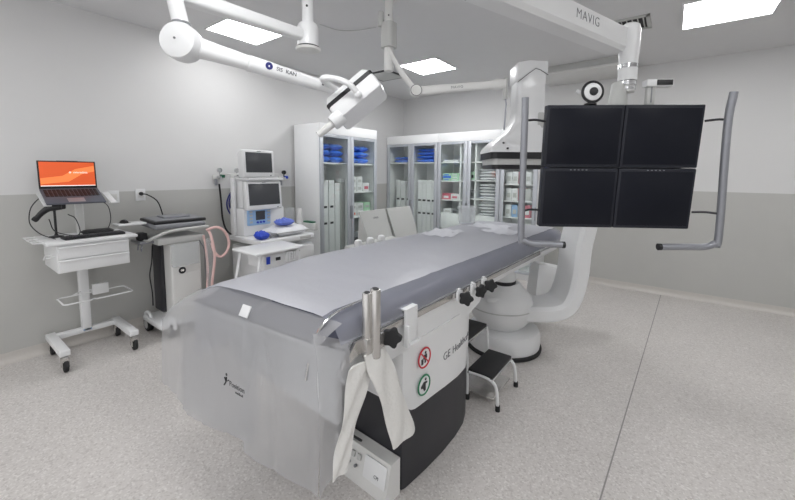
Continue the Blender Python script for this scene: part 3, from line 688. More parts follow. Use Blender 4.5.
# mattress: rounded cross-section lofted along the table, rounded at the foot
def skew(x, y): return y-.11*max(0, min(1.5, -x))*max(0, min(1.3, (-.1-y)/.34))
def zdrop(x, y): return .05*min(1, max(0, (-.72-x)/.24))**2*min(1, max(0, (.15-y)/.5))
def msec(y, k, dz):
    x0, x1 = -.985+.02*(1-k), .012-.02*(1-k); h = .957; t = 1.068-dz
    return [(a, skew(a, b), c-zdrop(a, b)*max(0, min(1, (c-.957)/.1))-(.02*min(1, max(0, (-.72-a)/.24)) if b < -.4 and c > .99 else 0)) for a, b, c in ((x0+.06, y, h), (x0+.012, y, h+.012), (x0, y, h+.04), (x0+.02, y, h+(t-h)*.75), (x0+.07, y, t-.006), (x0+.14, y, t), ((x0+x1)/2, y, t+.004), (x1-.14, y, t), (x1-.07, y, t-.006), (x1-.02, y, h+(t-h)*.75), (x1, y, h+.04), (x1-.012, y, h+.012), (x1-.06, y, h))]
ms_ = [msec(y, k, dz) for y, k, dz in ((-.472, .0, .09), (-.465, .3, .07), (-.448, .6, .048), (-.418, .85, .024), (-.36, 1, .004), (.5, 1, 0), (1.4, 1, 0), (2.3, 1, 0), (2.62, 1, .0), (2.68, .7, .015), (2.70, .2, .06))]
mt = MB().loft(ms_).build('mattress', MATT, at_, ang=60)
# chrome edge tube at the near corner
c = MB(); c.tube([(-.045, -.22, 1.084), (-.04, -.32, 1.085), (-.03, -.42, 1.078), (-.022, -.49, 1.05), (-.02, -.535, .99), (-.025, -.55, .92), (-.035, -.555, .86)], .006, 8, n=6); c.build('corner_tube', CHROME, at_)
# lettering and pictograms on the pedestal
Mp = frame((.0245, 0, 0), (0, 1, 0), (0, 0, 1))
path_ = [Vector((x, y)) for x, y in pl[2:11]]
def on_shell(q, lift):
    d = q
    for i in range(len(path_)-1):
        a_, b_ = path_[i], path_[i+1]; L_ = (b_-a_).length
        if d <= L_ or i == len(path_)-2:
            t_ = (b_-a_)/L_; p_ = a_+t_*d; return (p_.x+t_.y*lift, p_.y-t_.x*lift)
        d -= L_
def shell_text(txt, q0, z, size):
    m_ = MB().text(txt, size, Matrix(), .0008, off=-.0007)
    x0 = min(v.co.x for v in m_.bm.verts)
    for v in m_.bm.verts:
        xx, yy = on_shell(q0+v.co.x-x0, .0012+v.co.z); v.co = (xx, yy, z+v.co.y)
    q1 = max(0, 0)
    return m_
shell_text('GE', .345, .605, .066).build('maker_lettering', INK, at_)
shell_text('Healthcare', .455, .605, .066).build('maker_lettering', INK, at_)
for z, rm, ban in ((.683, REDS, True), (.532, GREENS, False)):
    M = Mp @ Matrix.Translation((.15, z, .0)); 
    MB().lathe([(.05, -.006), (.05, .0005), (0, .0005)], M=M).build('sign_disc', CARD, at_)
    g = MB().ring((0, 0, .001), .052, .0045, M)
    if ban: g.box((0, 0, .003), (.1, .007, .002), rot=(0, 0, -.8), bev=0, M=M)
    g.build('sign_ring', rm, at_)
    g = MB()
    if ban: g.ball((.008, .026, .002), .008, (1, 1, .2), M); g.prism([(-.006, .016), (.02, .016), (.022, -.005), (.0, -.012), (-.012, -.002)], .001, .0025, M); g.prism([(-.03, -.002), (-.012, -.002), (-.012, -.032), (-.028, -.032)], .001, .0025, M); g.prism([(.0, -.01), (.014, -.01), (.01, -.03), (.0, -.03)], .001, .0025, M)
    else: g.ball((.012, .028, .002), .008, (1, 1, .2), M); g.prism([(-.03, .0), (-.004, .018), (.026, .012), (.028, .004), (.012, .002), (.014, -.032), (.0, -.036), (-.012, -.014), (-.028, -.012)], .001, .0025, M)
    g.build('pictogram', BLKS, at_)
# lever at the far end
c = MB(); c.tube([(.03, 2.2, .96), (.06, 2.24, .99), (.16, 2.33, 1.0)], .012, 8, n=4); c.build('lever', GREYM, at_)

# star-knob clamps on the rail
def star(M, R=.03, h=.022):
    poly = []
    for k in range(30):
        a = 2*PI*k/30; r = R*(.86+.14*math.cos(5*a)); poly.append((r*math.cos(a), r*math.sin(a)))
    return MB().prism(poly, 0, h, M, bev=.003)
def clamp(y, label, rz=0):
    t = thing('rail_clamp', label, 'clamp', tw(.033, y, .94), TR, 'rail clamps with black star knobs')
    b = MB().mm((0, -.026, -.03), (.02, .026, .03), bev=.005); b.mm((-.002, -.015, .02), (.012, .015, .042), bev=.004); b.build('bracket', WHITE, t)
    MB().cyl((.02, 0, 0), (.062, 0, 0), .009, seg=12).build('screw', CHROME, t)
    star(frame((.055, 0, -.006), (.85-rz, .5+rz*1.5, 0), (0, 0, 1)), .044).build('star_knob', RUBBER, t)
clamp(.47, 'rail clamp with black star knob nearest the white bracket, first of three'); clamp(.64, 'middle one of the three rail clamps with black star knobs', .5); clamp(.79, 'rail clamp with black star knob farthest along the rail, next to the dome')
# white hook bracket on the rail
wb = thing('rail_bracket', 'white flat hook bracket hung over the table rail above the signs', 'bracket', tw(.036, 0, 0), TR)
b = MB().mm((0, -.045, .83), (.014, .05, 1.0), bev=.003); b.mm((-.04, -.045, .995), (.014, .05, 1.006), bev=.003); b.build('plate', WHITE, wb)
MB().mm((.014, -.05, .825), (.034, -.035, .93), bev=.003).mm((0, -.05, .822), (.034, .05, .834), bev=.003).build('lip', WHITE, wb)
# steel post clamp with three tubes
pc = thing('post_clamp', 'stainless clamp with a bundle of upright steel posts on the near rail', 'clamp', tw(.05, -.28, 0), TR)
for x, y, zt in ((-.005, -.024, 1.155), (.022, .0, 1.17), (-.005, .024, 1.16)):
    p = MB().cyl((x, y, .875), (x, y, zt), .021, seg=20, bev=.004).build('post', STEEL, pc)
    MB().cyl((x, y, zt-.002), (x, y, zt+.004), .012, seg=14).build('post_cap', DARK, p)
MB().mm((-.02, -.05, .89), (.02, .06, .965), bev=.006).build('clamp_block', STEEL, pc)
MB().cyl((.0, .06, .935), (.03, .10, .935), .01).build('screw', CHROME, pc)
star(frame((.03, .10, .935), (.85, .5, 0), (0, 0, 1)), .046, .03).build('star_knob', RUBBER, pc)
g = MB(); g.tube([(.01, .02, .875), (.02, .04, .84), (.03, .06, .82), (.02, .08, .84), (.01, .06, .87)], .007, 8, n=5); g.tube([(0, -.01, .875), (.015, .0, .84), (.03, .03, .835)], .007, 8, n=4); g.build('wire_hook', CHROME, pc)
# hanging cloths
def strip(pts, ws, m, name, M, th=.012, wr=.006):
    P = smooth_path([p for p in pts], 6); n = len(P); t = MB(); rings = []
    for i, p in enumerate(P):
        f = i/(n-1)*(len(ws)-1); k = min(int(f), len(ws)-2); w = ws[k]+(ws[k+1]-ws[k])*(f-k); r = []
        for s_, side in ((1, 1), (-1, -1)):
            for j in range(9):
                u = (j/8*2-1)*side
                r.append(M @ Vector((p[0]+s_*th/2*(1-abs(u)**3*.8)+wr*math.sin(u*4+i*.5), p[1]+u*w/2, p[2])))
        rings.append(r)
    t.loft(rings); return t.build(name, m, ang=60)
Mst = TM
o = strip([(.062, -.275, .90), (.08, -.255, .82), (.09, -.20, .68), (.09, -.14, .52), (.088, -.10, .41)], [.13, .14, .14, .15, .17], CLOTH, 'cloth_strap', Mst, .03)
tag(o, 'folded white cloth strap hanging to the right below the steel post clamp', 'strap')
o = strip([(.052, -.345, .87), (.056, -.37, .78), (.056, -.41, .66), (.056, -.45, .55), (.056, -.47, .46)], [.15, .13, .10, .09, .085], CLOTH, 'cloth_strap', Mst, .012)
tag(o, 'narrow white cloth strap hanging to the left beside the plastic drape', 'strap')
tag(MB().tube([tw(.0, -.42, .60), tw(.02, -.43, .56), tw(.015, -.45, .53), tw(.025, -.44, .49), tw(.01, -.44, .46)], .008, 8, n=4).build('cable', BLACK), 'short dark looped cable at the edge of the plastic drape', 'cable')
# control box at the pedestal foot
cbx = thing('control_box', 'white electrical control box on the floor against the pedestal front', 'control box', tw(-.20, -.06, 0), TR)
MB().loft([[(-.21, -.05, .0), (.19, -.05, .0), (.19, .055, .0), (-.21, .055, .0)], [(-.21, -.05, .06), (.19, -.05, .06), (.19, .055, .06), (-.21, .055, .06)], [(-.21, -.015, .20), (.19, -.015, .20), (.19, .055, .20), (-.21, .055, .20)]]).build('housing', OFFW, cbx, ang=20)
Mb = frame((0, -.036, .13), (1, 0, 0), (0, .25, 1))
MB().box((.1, 0, .002), (.15, .11, .006), bev=.002, M=Mb).build('cover_plate', WHITE, cbx)
MB().text('CPI', .022, Mb @ Matrix.Translation((.115, -.02, .006))).build('plate_lettering', INK, cbx)
for k in range(4): MB().box((-.15+k*.045, .02, .004), (.025, .03, .012), bev=.003, M=Mb).build('terminal', LGREY, cbx)
for k in range(3): MB().cyl((-.13+k*.05, -.03, 0), (-.13+k*.05, -.03, .012), .008, seg=12, M=Mb).build('button', MGREY, cbx)
tag(MB().tube([tw(-.37, -.08, .21), tw(-.33, -.09, .23), tw(-.28, -.07, .22), tw(-.24, -.05, .20)], .007, 8, n=4).build('cable', BLACK), 'short black cable on top of the white control box', 'cable')
# things on the table
for k, (x, y) in enumerate(((-1.10, 1.07), (-1.06, 1.26), (-1.06, 1.48))):
    o = MB().lathe([(.036, 0), (.042, .012), (.042, .045), (.034, .066), (.018, .074), (0, .075)], seg=18, sx=1.0, sy=1.2).build('end_cap', WHITE)
    place(o, (-2.86, 3.05+.21*k, .8005)); tag(o, f'rounded white plastic cap standing before the grey housing, {["nearest", "middle one", "farthest"][k]} of three', 'cap', 'white caps before the grey housing')
jar = thing('clear_bin', 'clear plastic bin standing on the far end of the table', 'bin', tw(-.92, 2.33, 1.0785), TR)
MB().lathe([(.085, 0), (.09, .01), (.10, .17), (.108, .175), (.104, .18), (.094, .17), (.084, .012), (.0, .012)], seg=24).build('body', PLAST, jar)
MB().lathe([(.11, .18), (.112, .195), (.08, .205), (0, .207)], seg=24).build('lid', PLAST, jar)

# plastic drape: top sheet, right fall, foot fall
def dz(x, y): return .005*noise.noise((x*5, y*4, .3))+.0035*noise.noise((x*13, y*10, 2))+.005*max(0, .12-abs(noise.noise((x*3.5, y*2.2, 7))))*8*.5
def top_sheet():
    xs = [(-1.06, .62), (-1.05, .75), (-1.035, .88), (-1.02, .97), (-1.0, 1.03), (-.955, 1.072), (-.90, 1.079), (-.8, 1.081), (-.7, 1.082), (-.6, 1.083), (-.5, 1.083), (-.4, 1.083), (-.3, 1.082), (-.2, 1.081), (-.12, 1.080), (-.07, 1.077), (-.035, 1.068), (-.006, 1.050), (.018, 1.012), (.034, .972)]
    ys = [-.44+.06*k for k in range(53)]; rows = []
    for y in ys:
        r = []
        for x, z in xs:
            e = max(0, (-.36-y)/.08); 
            r.append((x+dz(y, z)*.8, skew(x, y), z+abs(dz(x, y))-(.012*e*e if z > 1 else 0)-(zdrop(x, y) if z > 1 else 0)))
        rows.append(r)
    return rows
dr_ = thing('plastic_drape', 'translucent plastic sheet covering the table and hanging over its foot end', 'drape', TO, TR)
TS = top_sheet()
MB().loft([r[:-4] for r in TS], cap=False, closed=False).build('top_sheet', DRAPE_GLARE, dr_, ang=180)
MB().loft([r[-5:] for r in TS], cap=False, closed=False).build('side_fall', DRAPE3, dr_, ang=180)
def foot_sheet(x0, x1, zb0, zb1, off, ztop=1.066, n=40, m=26, flare=True):
    rows = []
    for j in range(m+1):
        v = j/m; r = []
        for i in range(n+1):
            x = x0+(x1-x0)*i/n; zb = zb0+(zb1-zb0)*i/n
            zt = ztop if x > -.95 else ztop-.20*((-.95-x)/.42)**1.5
            yt = skew(x, -.425); zt -= zdrop(x, -.44)+.004
            b = min(1, v*9)
            z = zt+(zb-zt)*v-.0*b
            out = .118*(1-(1-b)**2)
            y = yt-out-off-.02*v+.005*math.sin(x*11+1)*v+min(1, v*4)*(.008*noise.noise((x*5, z*2, off*50))+.004*noise.noise((x*22, z*4, 3))+.01*max(0, .1-abs(noise.noise((x*4, z*1.2, 5+off))))*8)
            if x < -.95: y += .10*(-.95-x)/.55
            r.append((x, y, z))
        rows.append(r)
    return MB().loft(rows, cap=False, closed=False)
foot_sheet(-1.37, -.40, .37, .44, .0).build('foot_fall', DRAPE2, dr_, ang=180)
foot_sheet(-1.06, -.36, .33, .43, -.014, ztop=.98).build('inner_fall', DRAPE2, dr_, ang=180)
foot_sheet(-.42, .035, .40, .42, .008).build('corner_fall', DRAPE2, dr_, ang=180)
# return round the right-hand corner
rows = []
for j in range(21):
    v = j/20; r = []
    for i in range(9):
        u = i/8; y = -.565+.185*u*(1-v*.45); zt = 1.065-.10*u
        z = zt+(.42+.06*u-zt)*v
        r.append((.042+.008*math.sin(u*5+v*3)+.006*v-.02*max(0, (.12-v)/.12), y+.0*v, z))
    rows.append(r)
MB().loft(rows, cap=False, closed=False).build('side_fall', DRAPE2, dr_, ang=180)
MB().box((-.415, -.590, 1.045), (.06, .004, .05), rot=(-.5, 0, .11), bev=.001).build('white_tape', CARD, dr_)
Ml = frame((-.45, -.640, .715), (1, .11, 0), (0, 0, 1))
g = MB().text('Position', .034, Ml @ Matrix.Translation((.03, 0, 0))); g.text('medical', .018, Ml @ Matrix.Translation((.045, -.027, 0)))
g.ball((-.045, .034, 0), .007, (1, 1, .3), Ml); g.tube([(-.065, -.02, 0), (-.05, .0, 0), (-.045, .022, 0)], .0035, 6, M=Ml); g.tube([(-.03, .012, 0), (-.05, .0, 0), (-.06, .018, 0)], .003, 6, M=Ml)
g.build('printed_logo', BLKS, dr_)
# loose paper sheets on the far half of the table
for k, (x, y, w, d, rz) in enumerate(((-.75, 1.55, .30, .42, .2), (-.35, 2.0, .34, .30, -.25), (-.6, 2.25, .4, .3, .1))):
    rows = []
    for i in range(13):
        rows.append([((i/12-.5)*w, (j/12-.5)*d, .010+.010*abs(noise.noise((i*.45+k*5, j*.4, k)))+.006*math.sin(i*1.3+j*.7)) for j in range(13)])
    o = MB().loft(rows, cap=False, closed=False).build('paper_sheet', PAPER, ang=180); place(o, tw(x, y, 1.079), TR+rz)
    tag(o, ['crumpled thin white sheet lying at the middle left of the table top', 'crumpled thin white sheet by the right edge of the table\'s far end', 'crumpled thin white sheet before the clear bin'][k], 'sheet')

# step stool beside the pedestal
st = thing('step_stool', 'white tubular two-step stool with black treads behind the pedestal', 'step stool', (-1.0, 2.52, 0))
def tread(x0, x1, y0, y1, z, legs):
    t = MB().mm((x0, y0, z-.022), (x1, y1, z), bev=.006).build('tread', RUBBER, st)
    MB().mm((x0-.004, y0-.004, z-.036), (x1+.004, y1+.004, z-.018), bev=.004).build('tread_rim', CHROME, t)
tread(-.10, .09, -.19, .19, .235, 1); tread(-.33, -.12, -.19, .19, .44, 1)
for y in (-.185, .185):
    l = MB(); l.tube([(-.09, y, .21), (.04, y, .212), (.09, y, .195), (.118, y, .15), (.132, y, .02)], .012, 10, n=6); l = l.build('leg', WHITE, st)
    MB().cyl((.132, y, 0), (.132, y, .04), .017, seg=14).build('rubber_foot', RUBBER, l)
    l = MB(); l.tube([(-.12, y, .415), (-.11, y, .3), (-.10, y, .02)], .012, 10, n=4); l.tube([(-.32, y, .415), (-.36, y, .02)], .012, 10); l = l.build('leg', WHITE, st)
    for x in (-.10, -.36): MB().cyl((x, y, 0), (x, y, .04), .017, seg=14).build('rubber_foot', RUBBER, l)
MB().mm((-.20, -.17, .05), (.09, .17, .062), bev=.003).build('brace_plate', STEEL, st)

# ------------------------------------------------------------------ C-arm (own frame: x across the view, y away)
YAW = .6446
ca = thing('c_arm', 'tall white C-arm x-ray gantry on a round floor base at the table side', 'x-ray machine', (-1.111, 3.195, 0), YAW)
MB().lathe([(.345, 0), (.35, .01), (.35, .03), (.345, .035)], (0, .16, 0), 48).build('floor_seal', RUBBER, ca)
MB().lathe([(.33, .03), (.335, .06), (.335, .15), (.32, .19), (.26, .21), (.0, .22)], (0, .16, 0), 48).build('base', WHITE, ca)
MB().lathe([(.17, .20), (.23, .25), (.275, .31), (.293, .38), (.29, .44), (.27, .50), (.235, .545), (.20, .58), (.17, .615), (.15, .635), (0, .64)], (-.03, .14, 0), 44, sx=1.0, sy=.95).build('tube_housing', WHITE, ca)
MB().lathe([(.296, .402), (.298, .405), (.298, .408), (.296, .411)], (-.03, .14, 0), 44, sy=.95).build('housing_seam', LGREY, ca)
MB().lathe([(.108, .63), (.115, .64), (.115, .66), (.108, .665)], (-.035, .10, 0), 32).build('seal_band', BLACK, ca)
MB().lathe([(.11, .665), (.112, .70), (.10, .735), (.07, .76), (.0, .77)], (-.035, .10, 0), 32).build('dome_cap', WHITE, ca)
MB().box((-.16, -.02, .52), (.14, .12, .05), bev=.02, seg=3).build('collar', WHITE, ca)
# C ribbon: outline in x-z, swept in depth, inner edge offset
out = smooth_path([(.02, 0, .32), (.18, 0, .315), (.40, 0, .32), (.55, 0, .38), (.635, 0, .52), (.68, 0, .74), (.695, 0, .98), (.735, 0, 1.2), (.77, 0, 1.45), (.78, 0, 1.68), (.74, 0, 1.9), (.62, 0, 2.06), (.46, 0, 2.14), (.25, 0, 2.16), (.12, 0, 2.16)], 5)
rings = []
for i, p in enumerate(out):
    d = (out[min(i+1, len(out)-1)]-out[max(i-1, 0)]).normalized(); nrm = Vector((-d.z, 0, d.x))
    th = .14; y0, y1 = -.08, .30
    q = p+nrm*th
    rings.append([(p.x, y0+.02, p.z), (p.x+nrm.x*.02, y0, p.z+nrm.z*.02), (q.x-nrm.x*.03, y0, q.z-nrm.z*.03), (q.x, y0+.03, q.z), (q.x, y1-.03, q.z), (q.x-nrm.x*.03, y1, q.z-nrm.z*.03), (p.x+nrm.x*.02, y1, p.z+nrm.z*.02), (p.x, y1-.02, p.z)])
MB().loft(rings).build('c_arc', WHITE, ca, ang=30)
h = MB(); h.cyl((.03, -.085, .44), (.03, .275, .44), .095, seg=28, bev=.015); h.build('pivot_drum', WHITE, ca)
# rear support arm
MB().loft([[(.0, .3, .06), (.0, .62, .06), (.50, .74, .10), (.50, .50, .10)], [(.0, .3, .2), (.0, .62, .2), (.50, .74, .30), (.50, .50, .30)]]).build('support_foot', WHITE, ca, ang=30)
MB().loft([[(.40, .46, .16), (.40, .74, .16), (.62, .76, .24), (.62, .48, .24)], [(.44, .48, .60), (.44, .72, .60), (.80, .76, .56), (.80, .54, .56)], [(.47, .54, .70), (.47, .72, .70), (.84, .76, .62), (.84, .58, .62)]]).build('support_riser', WHITE, ca, ang=30)
col_ = ca; n_before = set(ca.children)
# detector column
MB().prism(rrect(.24, .22, .04), 1.93, 2.57, M=Matrix.Translation((.07, .0, 0))).build('lift_column', WHITE, col_)
MB().prism([(-.055, 2.42), (-.055, 2.575), (.04, 2.59), (.195, 2.585), (.195, 2.48), (.09, 2.53)], -.115, .115, M=frame((0, .0, 0), (1, 0, 0), (0, 0, 1)), bev=.008).build('column_cap', WHITE, col_)
MB().tube([(-.056, -.114, 2.41), (.03, -.116, 2.48), (.09, -.116, 2.522), (.13, -.116, 2.51), (.196, -.114, 2.47)], .003, 6).build('cap_seam', INK, col_)
sec = lambda x0, x1, y0, y1, z: [(x+(x0+x1)/2, y+(y0+y1)/2, z) for x, y in rrect(x1-x0, y1-y0, .05)]
MB().loft([sec(-.052, .192, -.112, .115, 2.16), sec(-.06, .192, -.113, .13, 2.09), sec(-.12, .192, -.125, .18, 2.0), sec(-.225, .19, -.15, .25, 1.915), sec(-.265, .2, -.17, .28, 1.87), sec(-.275, .2, -.18, .29, 1.83)]).build('detector_housing', WHITE, col_, ang=40)
MB().loft([sec(-.268, .2, -.175, .285, 1.83), sec(-.268, .2, -.175, .285, 1.775)]).build('upper_band', BLACK, col_)
MB().loft([sec(-.255, .19, -.165, .275, 1.775), sec(-.25, .19, -.16, .27, 1.725)]).build('detector_plate', LGREY, col_)
MB().loft([sec(-.252, .215, -.165, .275, 1.725), sec(-.252, .215, -.165, .275, 1.69)]).build('lower_band', BLACK, col_)
for x, z in ((-.19, 1.905), (-.16, 1.86)):
    yq = -.155 if z > 1.9 else -.178
    MB().cyl((x+.02, yq-.012, z), (x+.02, yq+.05, z), .008, seg=12).build('screw_cap', BLACK, col_)
MB().prism(rrect(.05, .13, .012), 0, .005, M=frame((.15, -.112, 2.1), (1, 0, 0), (0, 0, 1))).build('side_plate', LGREY, col_)

for o in ca.children:
    if o not in n_before: o.location.x += .018

# ------------------------------------------------------------------ monitor bank and boom
MR = .575
mb = thing('monitor_bank', 'bank of four black screens in a two by two frame with grey handles', 'monitors', (-.236, 2.249, 1.686), MR); mb.rotation_euler = (.08, 0, MR)
MMB = Matrix.Translation((-.236, 2.249, 1.686)) @ Matrix.Rotation(MR, 4, 'Z') @ Matrix.Rotation(.08, 4, 'X')
for i, sx in enumerate((-1, 1)):
    for j, sz in enumerate((1, -1)):
        b = MB().box((sx*.195, 0, sz*.162), (.387, .05, .320), bev=.006).build('monitor', BEZEL, mb)
        MB().box((sx*.195, -.025, sz*.162), (.360, .003, .288), bev=.001).build('screen', SCREEN, b)
        if sz < 0:
            k = MB()
            for q in range(5): k.box((sx*.195-.05+q*.02, -.0262, .316/2-.16+.0-.009), (.008, .003, .004), bev=0)
            k.build('button_row', GREYM, b)
MB().box((0, .05, 0), (.7, .05, .5), bev=.01).build('back_frame', GREYM, mb)
for s in (1, -1):
    xt, xb = (.475, .51) if s > 0 else (-.515, -.495)
    inner = .22 if s > 0 else -.265
    zb = -.405 if s > 0 else -.405
    h = MB(); R = .06
    h.tube([(xt, -.07, .375 if s > 0 else .355), (xt*.99, -.07, .2), (xb, -.07, zb+R), (xb-s*.018, -.07, zb+.018), (xb-s*R, -.07, zb), (xb-s*.14, -.07, zb-.002), (inner, -.07, zb-.005)], .0175, 14, n=5)
    h = h.build('handle', GREYM, mb)
    for z in (.24, -.23):
        MB().tube([(s*.395, -.02, z), ((xt+xb)/2*.9, -.05, z+.006), ((xt if z > 0 else xb)*1.0, -.07, z)], .006, 8, n=4).build('handle_rod', DARK, h)
    MB().cyl((inner-s*.004, -.07, zb-.005), (inner+s*.012, -.07, zb-.005), .018, seg=14).build('end_plug', BLACK, h)
b = MB(); b.tube([(.015, .07, .22), (.02, .10, .34), (.03, .12, .40), (.034, .14, .442)], [.05, .046, .04, .036], 14, n=5); b.build('suspension_neck', LGREY, mb)
# boom
bo = thing('ceiling_boom', 'long white ceiling boom arm carrying the four monitors', 'boom arm', (-.225, 2.365, -.045))
BD = Vector((-.32, -.95, 0)).normalized(); BS = Vector((-BD.y, BD.x, 0))
Mbm = frame((-.05, .0, 2.41), -BD, (0, 0, 1))      # x towards the joint, y up, z = x cross y (towards the camera side)
prof = [(-.04, -.06), (.04, -.06), (.055, -.04), (.055, .055), (.045, .062), (-.045, .062), (-.055, .055), (-.055, -.04)]
r0 = [(-1.75, y, z) for z, y in prof]; r1 = [(-.03, y, z) for z, y in prof]; r2 = [(.035, y*.8, z*.7) for z, y in prof]
MB().loft([r0, r1, r2], M=Mbm).build('arm', WHITE, bo, ang=25)
MB().text('MAVIG', .062, Mbm @ Matrix.Translation((-.42, .012, .0555)), sp=1.15, off=-.0012).build('arm_lettering', INK, bo)
MB().mm((-1.4, -.064, -.03), (-1.13, -.058, .03), bev=.002, M=Mbm).build('underside_slot', DARK, bo)
MB().lathe([(.0, 2.50), (.03, 2.498), (.045, 2.487), (.05, 2.465), (.05, 2.36), (.046, 2.30), (.046, 2.20), (.0, 2.20)], seg=28).build('joint_sleeve', WHITE, bo)
for z0, z1, r in ((2.262, 2.288, .048), (2.172, 2.2, .046), (2.15, 2.17, .042)): MB().lathe([(r-.01, z0), (r, z0+.003), (r, z1-.003), (r-.01, z1)], seg=28).build('collar_ring', CHROME, bo)
MB().lathe([(.038, 2.14), (.038, 2.19), (0, 2.19)], seg=24).build('swivel', OFFW, bo)
vb = Mbm @ Vector((-1.68, 0, 0))
MB().cyl((vb.x, vb.y, 2.46), (vb.x, vb.y, ZC+.045), .07, seg=28).build('ceiling_stem', WHITE, bo)
MB().lathe([(.16, ZC-.005), (.16, ZC+.045), (0, ZC+.045)], (vb.x, vb.y, 0), 28).build('ceiling_flange', WHITE, bo)
# webcam and sensor on the monitor top
wc = thing('webcam', 'round webcam with silver ring standing on top of the left monitors', 'webcam', MMB @ Vector((-.165, 0, .3235)), MR)
Mw = frame((0, -.02, .062), (1, 0, 0), (0, 0, 1))
MB().lathe([(.03, 0), (.03, .006), (.012, .012), (.01, .02)], seg=20).build('stand', BLACK, wc)
MB().lathe([(.0, -.05), (.035, -.04), (.05, -.01), (.052, .0), (.0, .0)], M=Mw, seg=32).build('shell', LGREY, wc)
MB().ring((0, 0, .0), .05, .007, Mw).build('rim', BLACK, wc)
MB().lathe([(.046, .0), (.042, .008), (.025, .012), (.0, .012)], M=Mw, seg=32).build('silver_ring', WHITE, wc)
MB().lathe([(.021, .012), (.02, .018), (.0, .02)], M=Mw, seg=24).build('lens', BLACK, wc)
MB().box((-.06, .01, .07), (.02, .012, .018), rot=(0, .5, 0), bev=.003).build('indicator_tab', WHITE, wc)
sn = thing('motion_sensor', 'white bracket sensor with a black bar face above the right monitors', 'sensor', MMB @ Vector((.135, .0, .3235)), MR)
MB().mm((-.02, .0, 0), (.02, .025, .092), bev=.004).build('post', LGREY, sn)
MB().mm((-.003, -.003, .01), (.003, .002, .09), bev=.001).build('post_groove', MGREY, sn)
MB().mm((-.035, -.02, .088), (.095, .03, .124), bev=.006).build('head', WHITE, sn)
MB().mm((.012, -.024, .093), (.088, -.018, .120), bev=.002).build('sensor_bar', BLACK, sn)

# ------------------------------------------------------------------ surgical lamp
HX, FW, UP = Vector((.798, .601, -.008)), Vector((-.598, .795, -.094)), Vector((.056, .075, .995))
sl = thing('surgical_lamp', 'white ceiling surgical lamp with spring arm and tilted box-shaped head', 'surgical lamp', (-2.18, 1.80, 0))
def W_(x, y, z): return Vector((x+2.18, y-1.80, z))
A = W_(-2.262, .923, 2.66); S = Vector((0, 0, 2.63))
MB().cyl((0, 0, 2.56), (0, 0, ZC), .042, seg=24).build('ceiling_stem', WHITE, sl)
MB().lathe([(.14, ZC-.06), (.14, ZC), (0, ZC)], seg=28).build('ceiling_flange', WHITE, sl)
h = MB().lathe([(.05, 2.555), (.075, 2.56), (.075, 2.70), (.065, 2.72), (.04, 2.73)], seg=28); h.build('swivel_hub', WHITE, sl)
MB().lathe([(.0, 2.525), (.06, 2.527), (.085, 2.535), (.09, 2.55), (.06, 2.555)], seg=28).build('hub_cap', OFFW, sl)
MB().ring((0, 0, 2.556), .076, .007).build('hub_seal', BLACK, sl)
for z in (2.83, 2.93): MB().cyl((.03, -.032, z), (.034, -.036, z), .008, seg=10).build('screw', BLACK, sl)
d = (A-S); d.z = 0; d.normalize()
Mx = frame(S, d, (0, 0, 1)); L_ = (Vector((A.x, A.y, 0))-Vector((S.x, S.y, 0))).length
MB().loft([[(.05, y, z) for y, z in rrect(.075, .075, .02)], [(L_+.05, y, z) for y, z in rrect(.085, .10, .025)]], M=Mx).build('extension_arm', WHITE, sl)
J = W_(-2.20, .94, 2.355)
MB().cyl((A.x, A.y, 2.68), (J.x-.0, J.y, 2.44), .042, seg=24).build('drop_tube', WHITE, sl)
MB().lathe([(.046, 2.452), (.046, 2.462)], (J.x, J.y, 0), 24).build('tube_ring', MGREY, sl)
fx = Vector((-.25, .25, 0)).normalized()
E_ = W_(-1.935, 1.745, 2.235)
n_ = FW.copy(); n_.z = 0; n_.normalize()
Mj = frame(J, HX, UP)
MB().lathe([(.085, -.07), (.095, -.055), (.1, -.02), (.1, .03), (.094, .05), (.07, .056), (.0, .058)], M=Mj, seg=36).build('joint_housing', WHITE, sl)
MB().cyl(Mj @ Vector((0, 0, .068)), Mj @ Vector((0, 0, .073)), .006, seg=10).build('joint_screw', INK, sl)
dv = (E_-J).normalized()
rr = []
for tt, a, b in ((.06, .05, .056), (.16, .045, .05), (.34, .038, .042), (.345, .043, .046), (.80, .033, .037)):
    Mq = frame(J+dv*tt, dv.cross(Vector((0, 0, 1))), Vector((0, 0, 1))-dv*dv.z)
    rr.append([Mq @ Vector((x, y, 0)) for x, y in rrect(2*a, 2*b, min(a, b)*.8)])
MB().loft(rr).build('spring_arm', WHITE, sl, ang=40)
side = dv.cross(Vector((0, 0, 1))).normalized()
Mt = frame(J+dv*.46+side*.0415, dv, Vector((0, 0, 1)))
MB().lathe([(.022, -.004), (.022, .002), (0, .002)], M=Mt @ Matrix.Translation((0, .008, 0)), seg=24).build('blue_emblem', NAVY, sl)
MB().text('e', .022, Mt @ Matrix.Translation((0, .008, .0025))).build('emblem_mark', SCRW, sl)
MB().text('SIS  KAN', .034, Mt @ Matrix.Translation((.11, .006, -.002)), .002).build('arm_lettering', INK, sl)
g = MB(); g.cyl(J+dv*.78, J+dv*.90, .034, seg=20, bev=.004); g.cyl(J+dv*.9, J+dv*.95, .026, seg=18); g.build('arm_end', WHITE, sl)
for q in (.82, .87): MB().cyl(J+dv*q+side*.03, J+dv*q+side*.037, .008, seg=10).build('screw', INK, sl)
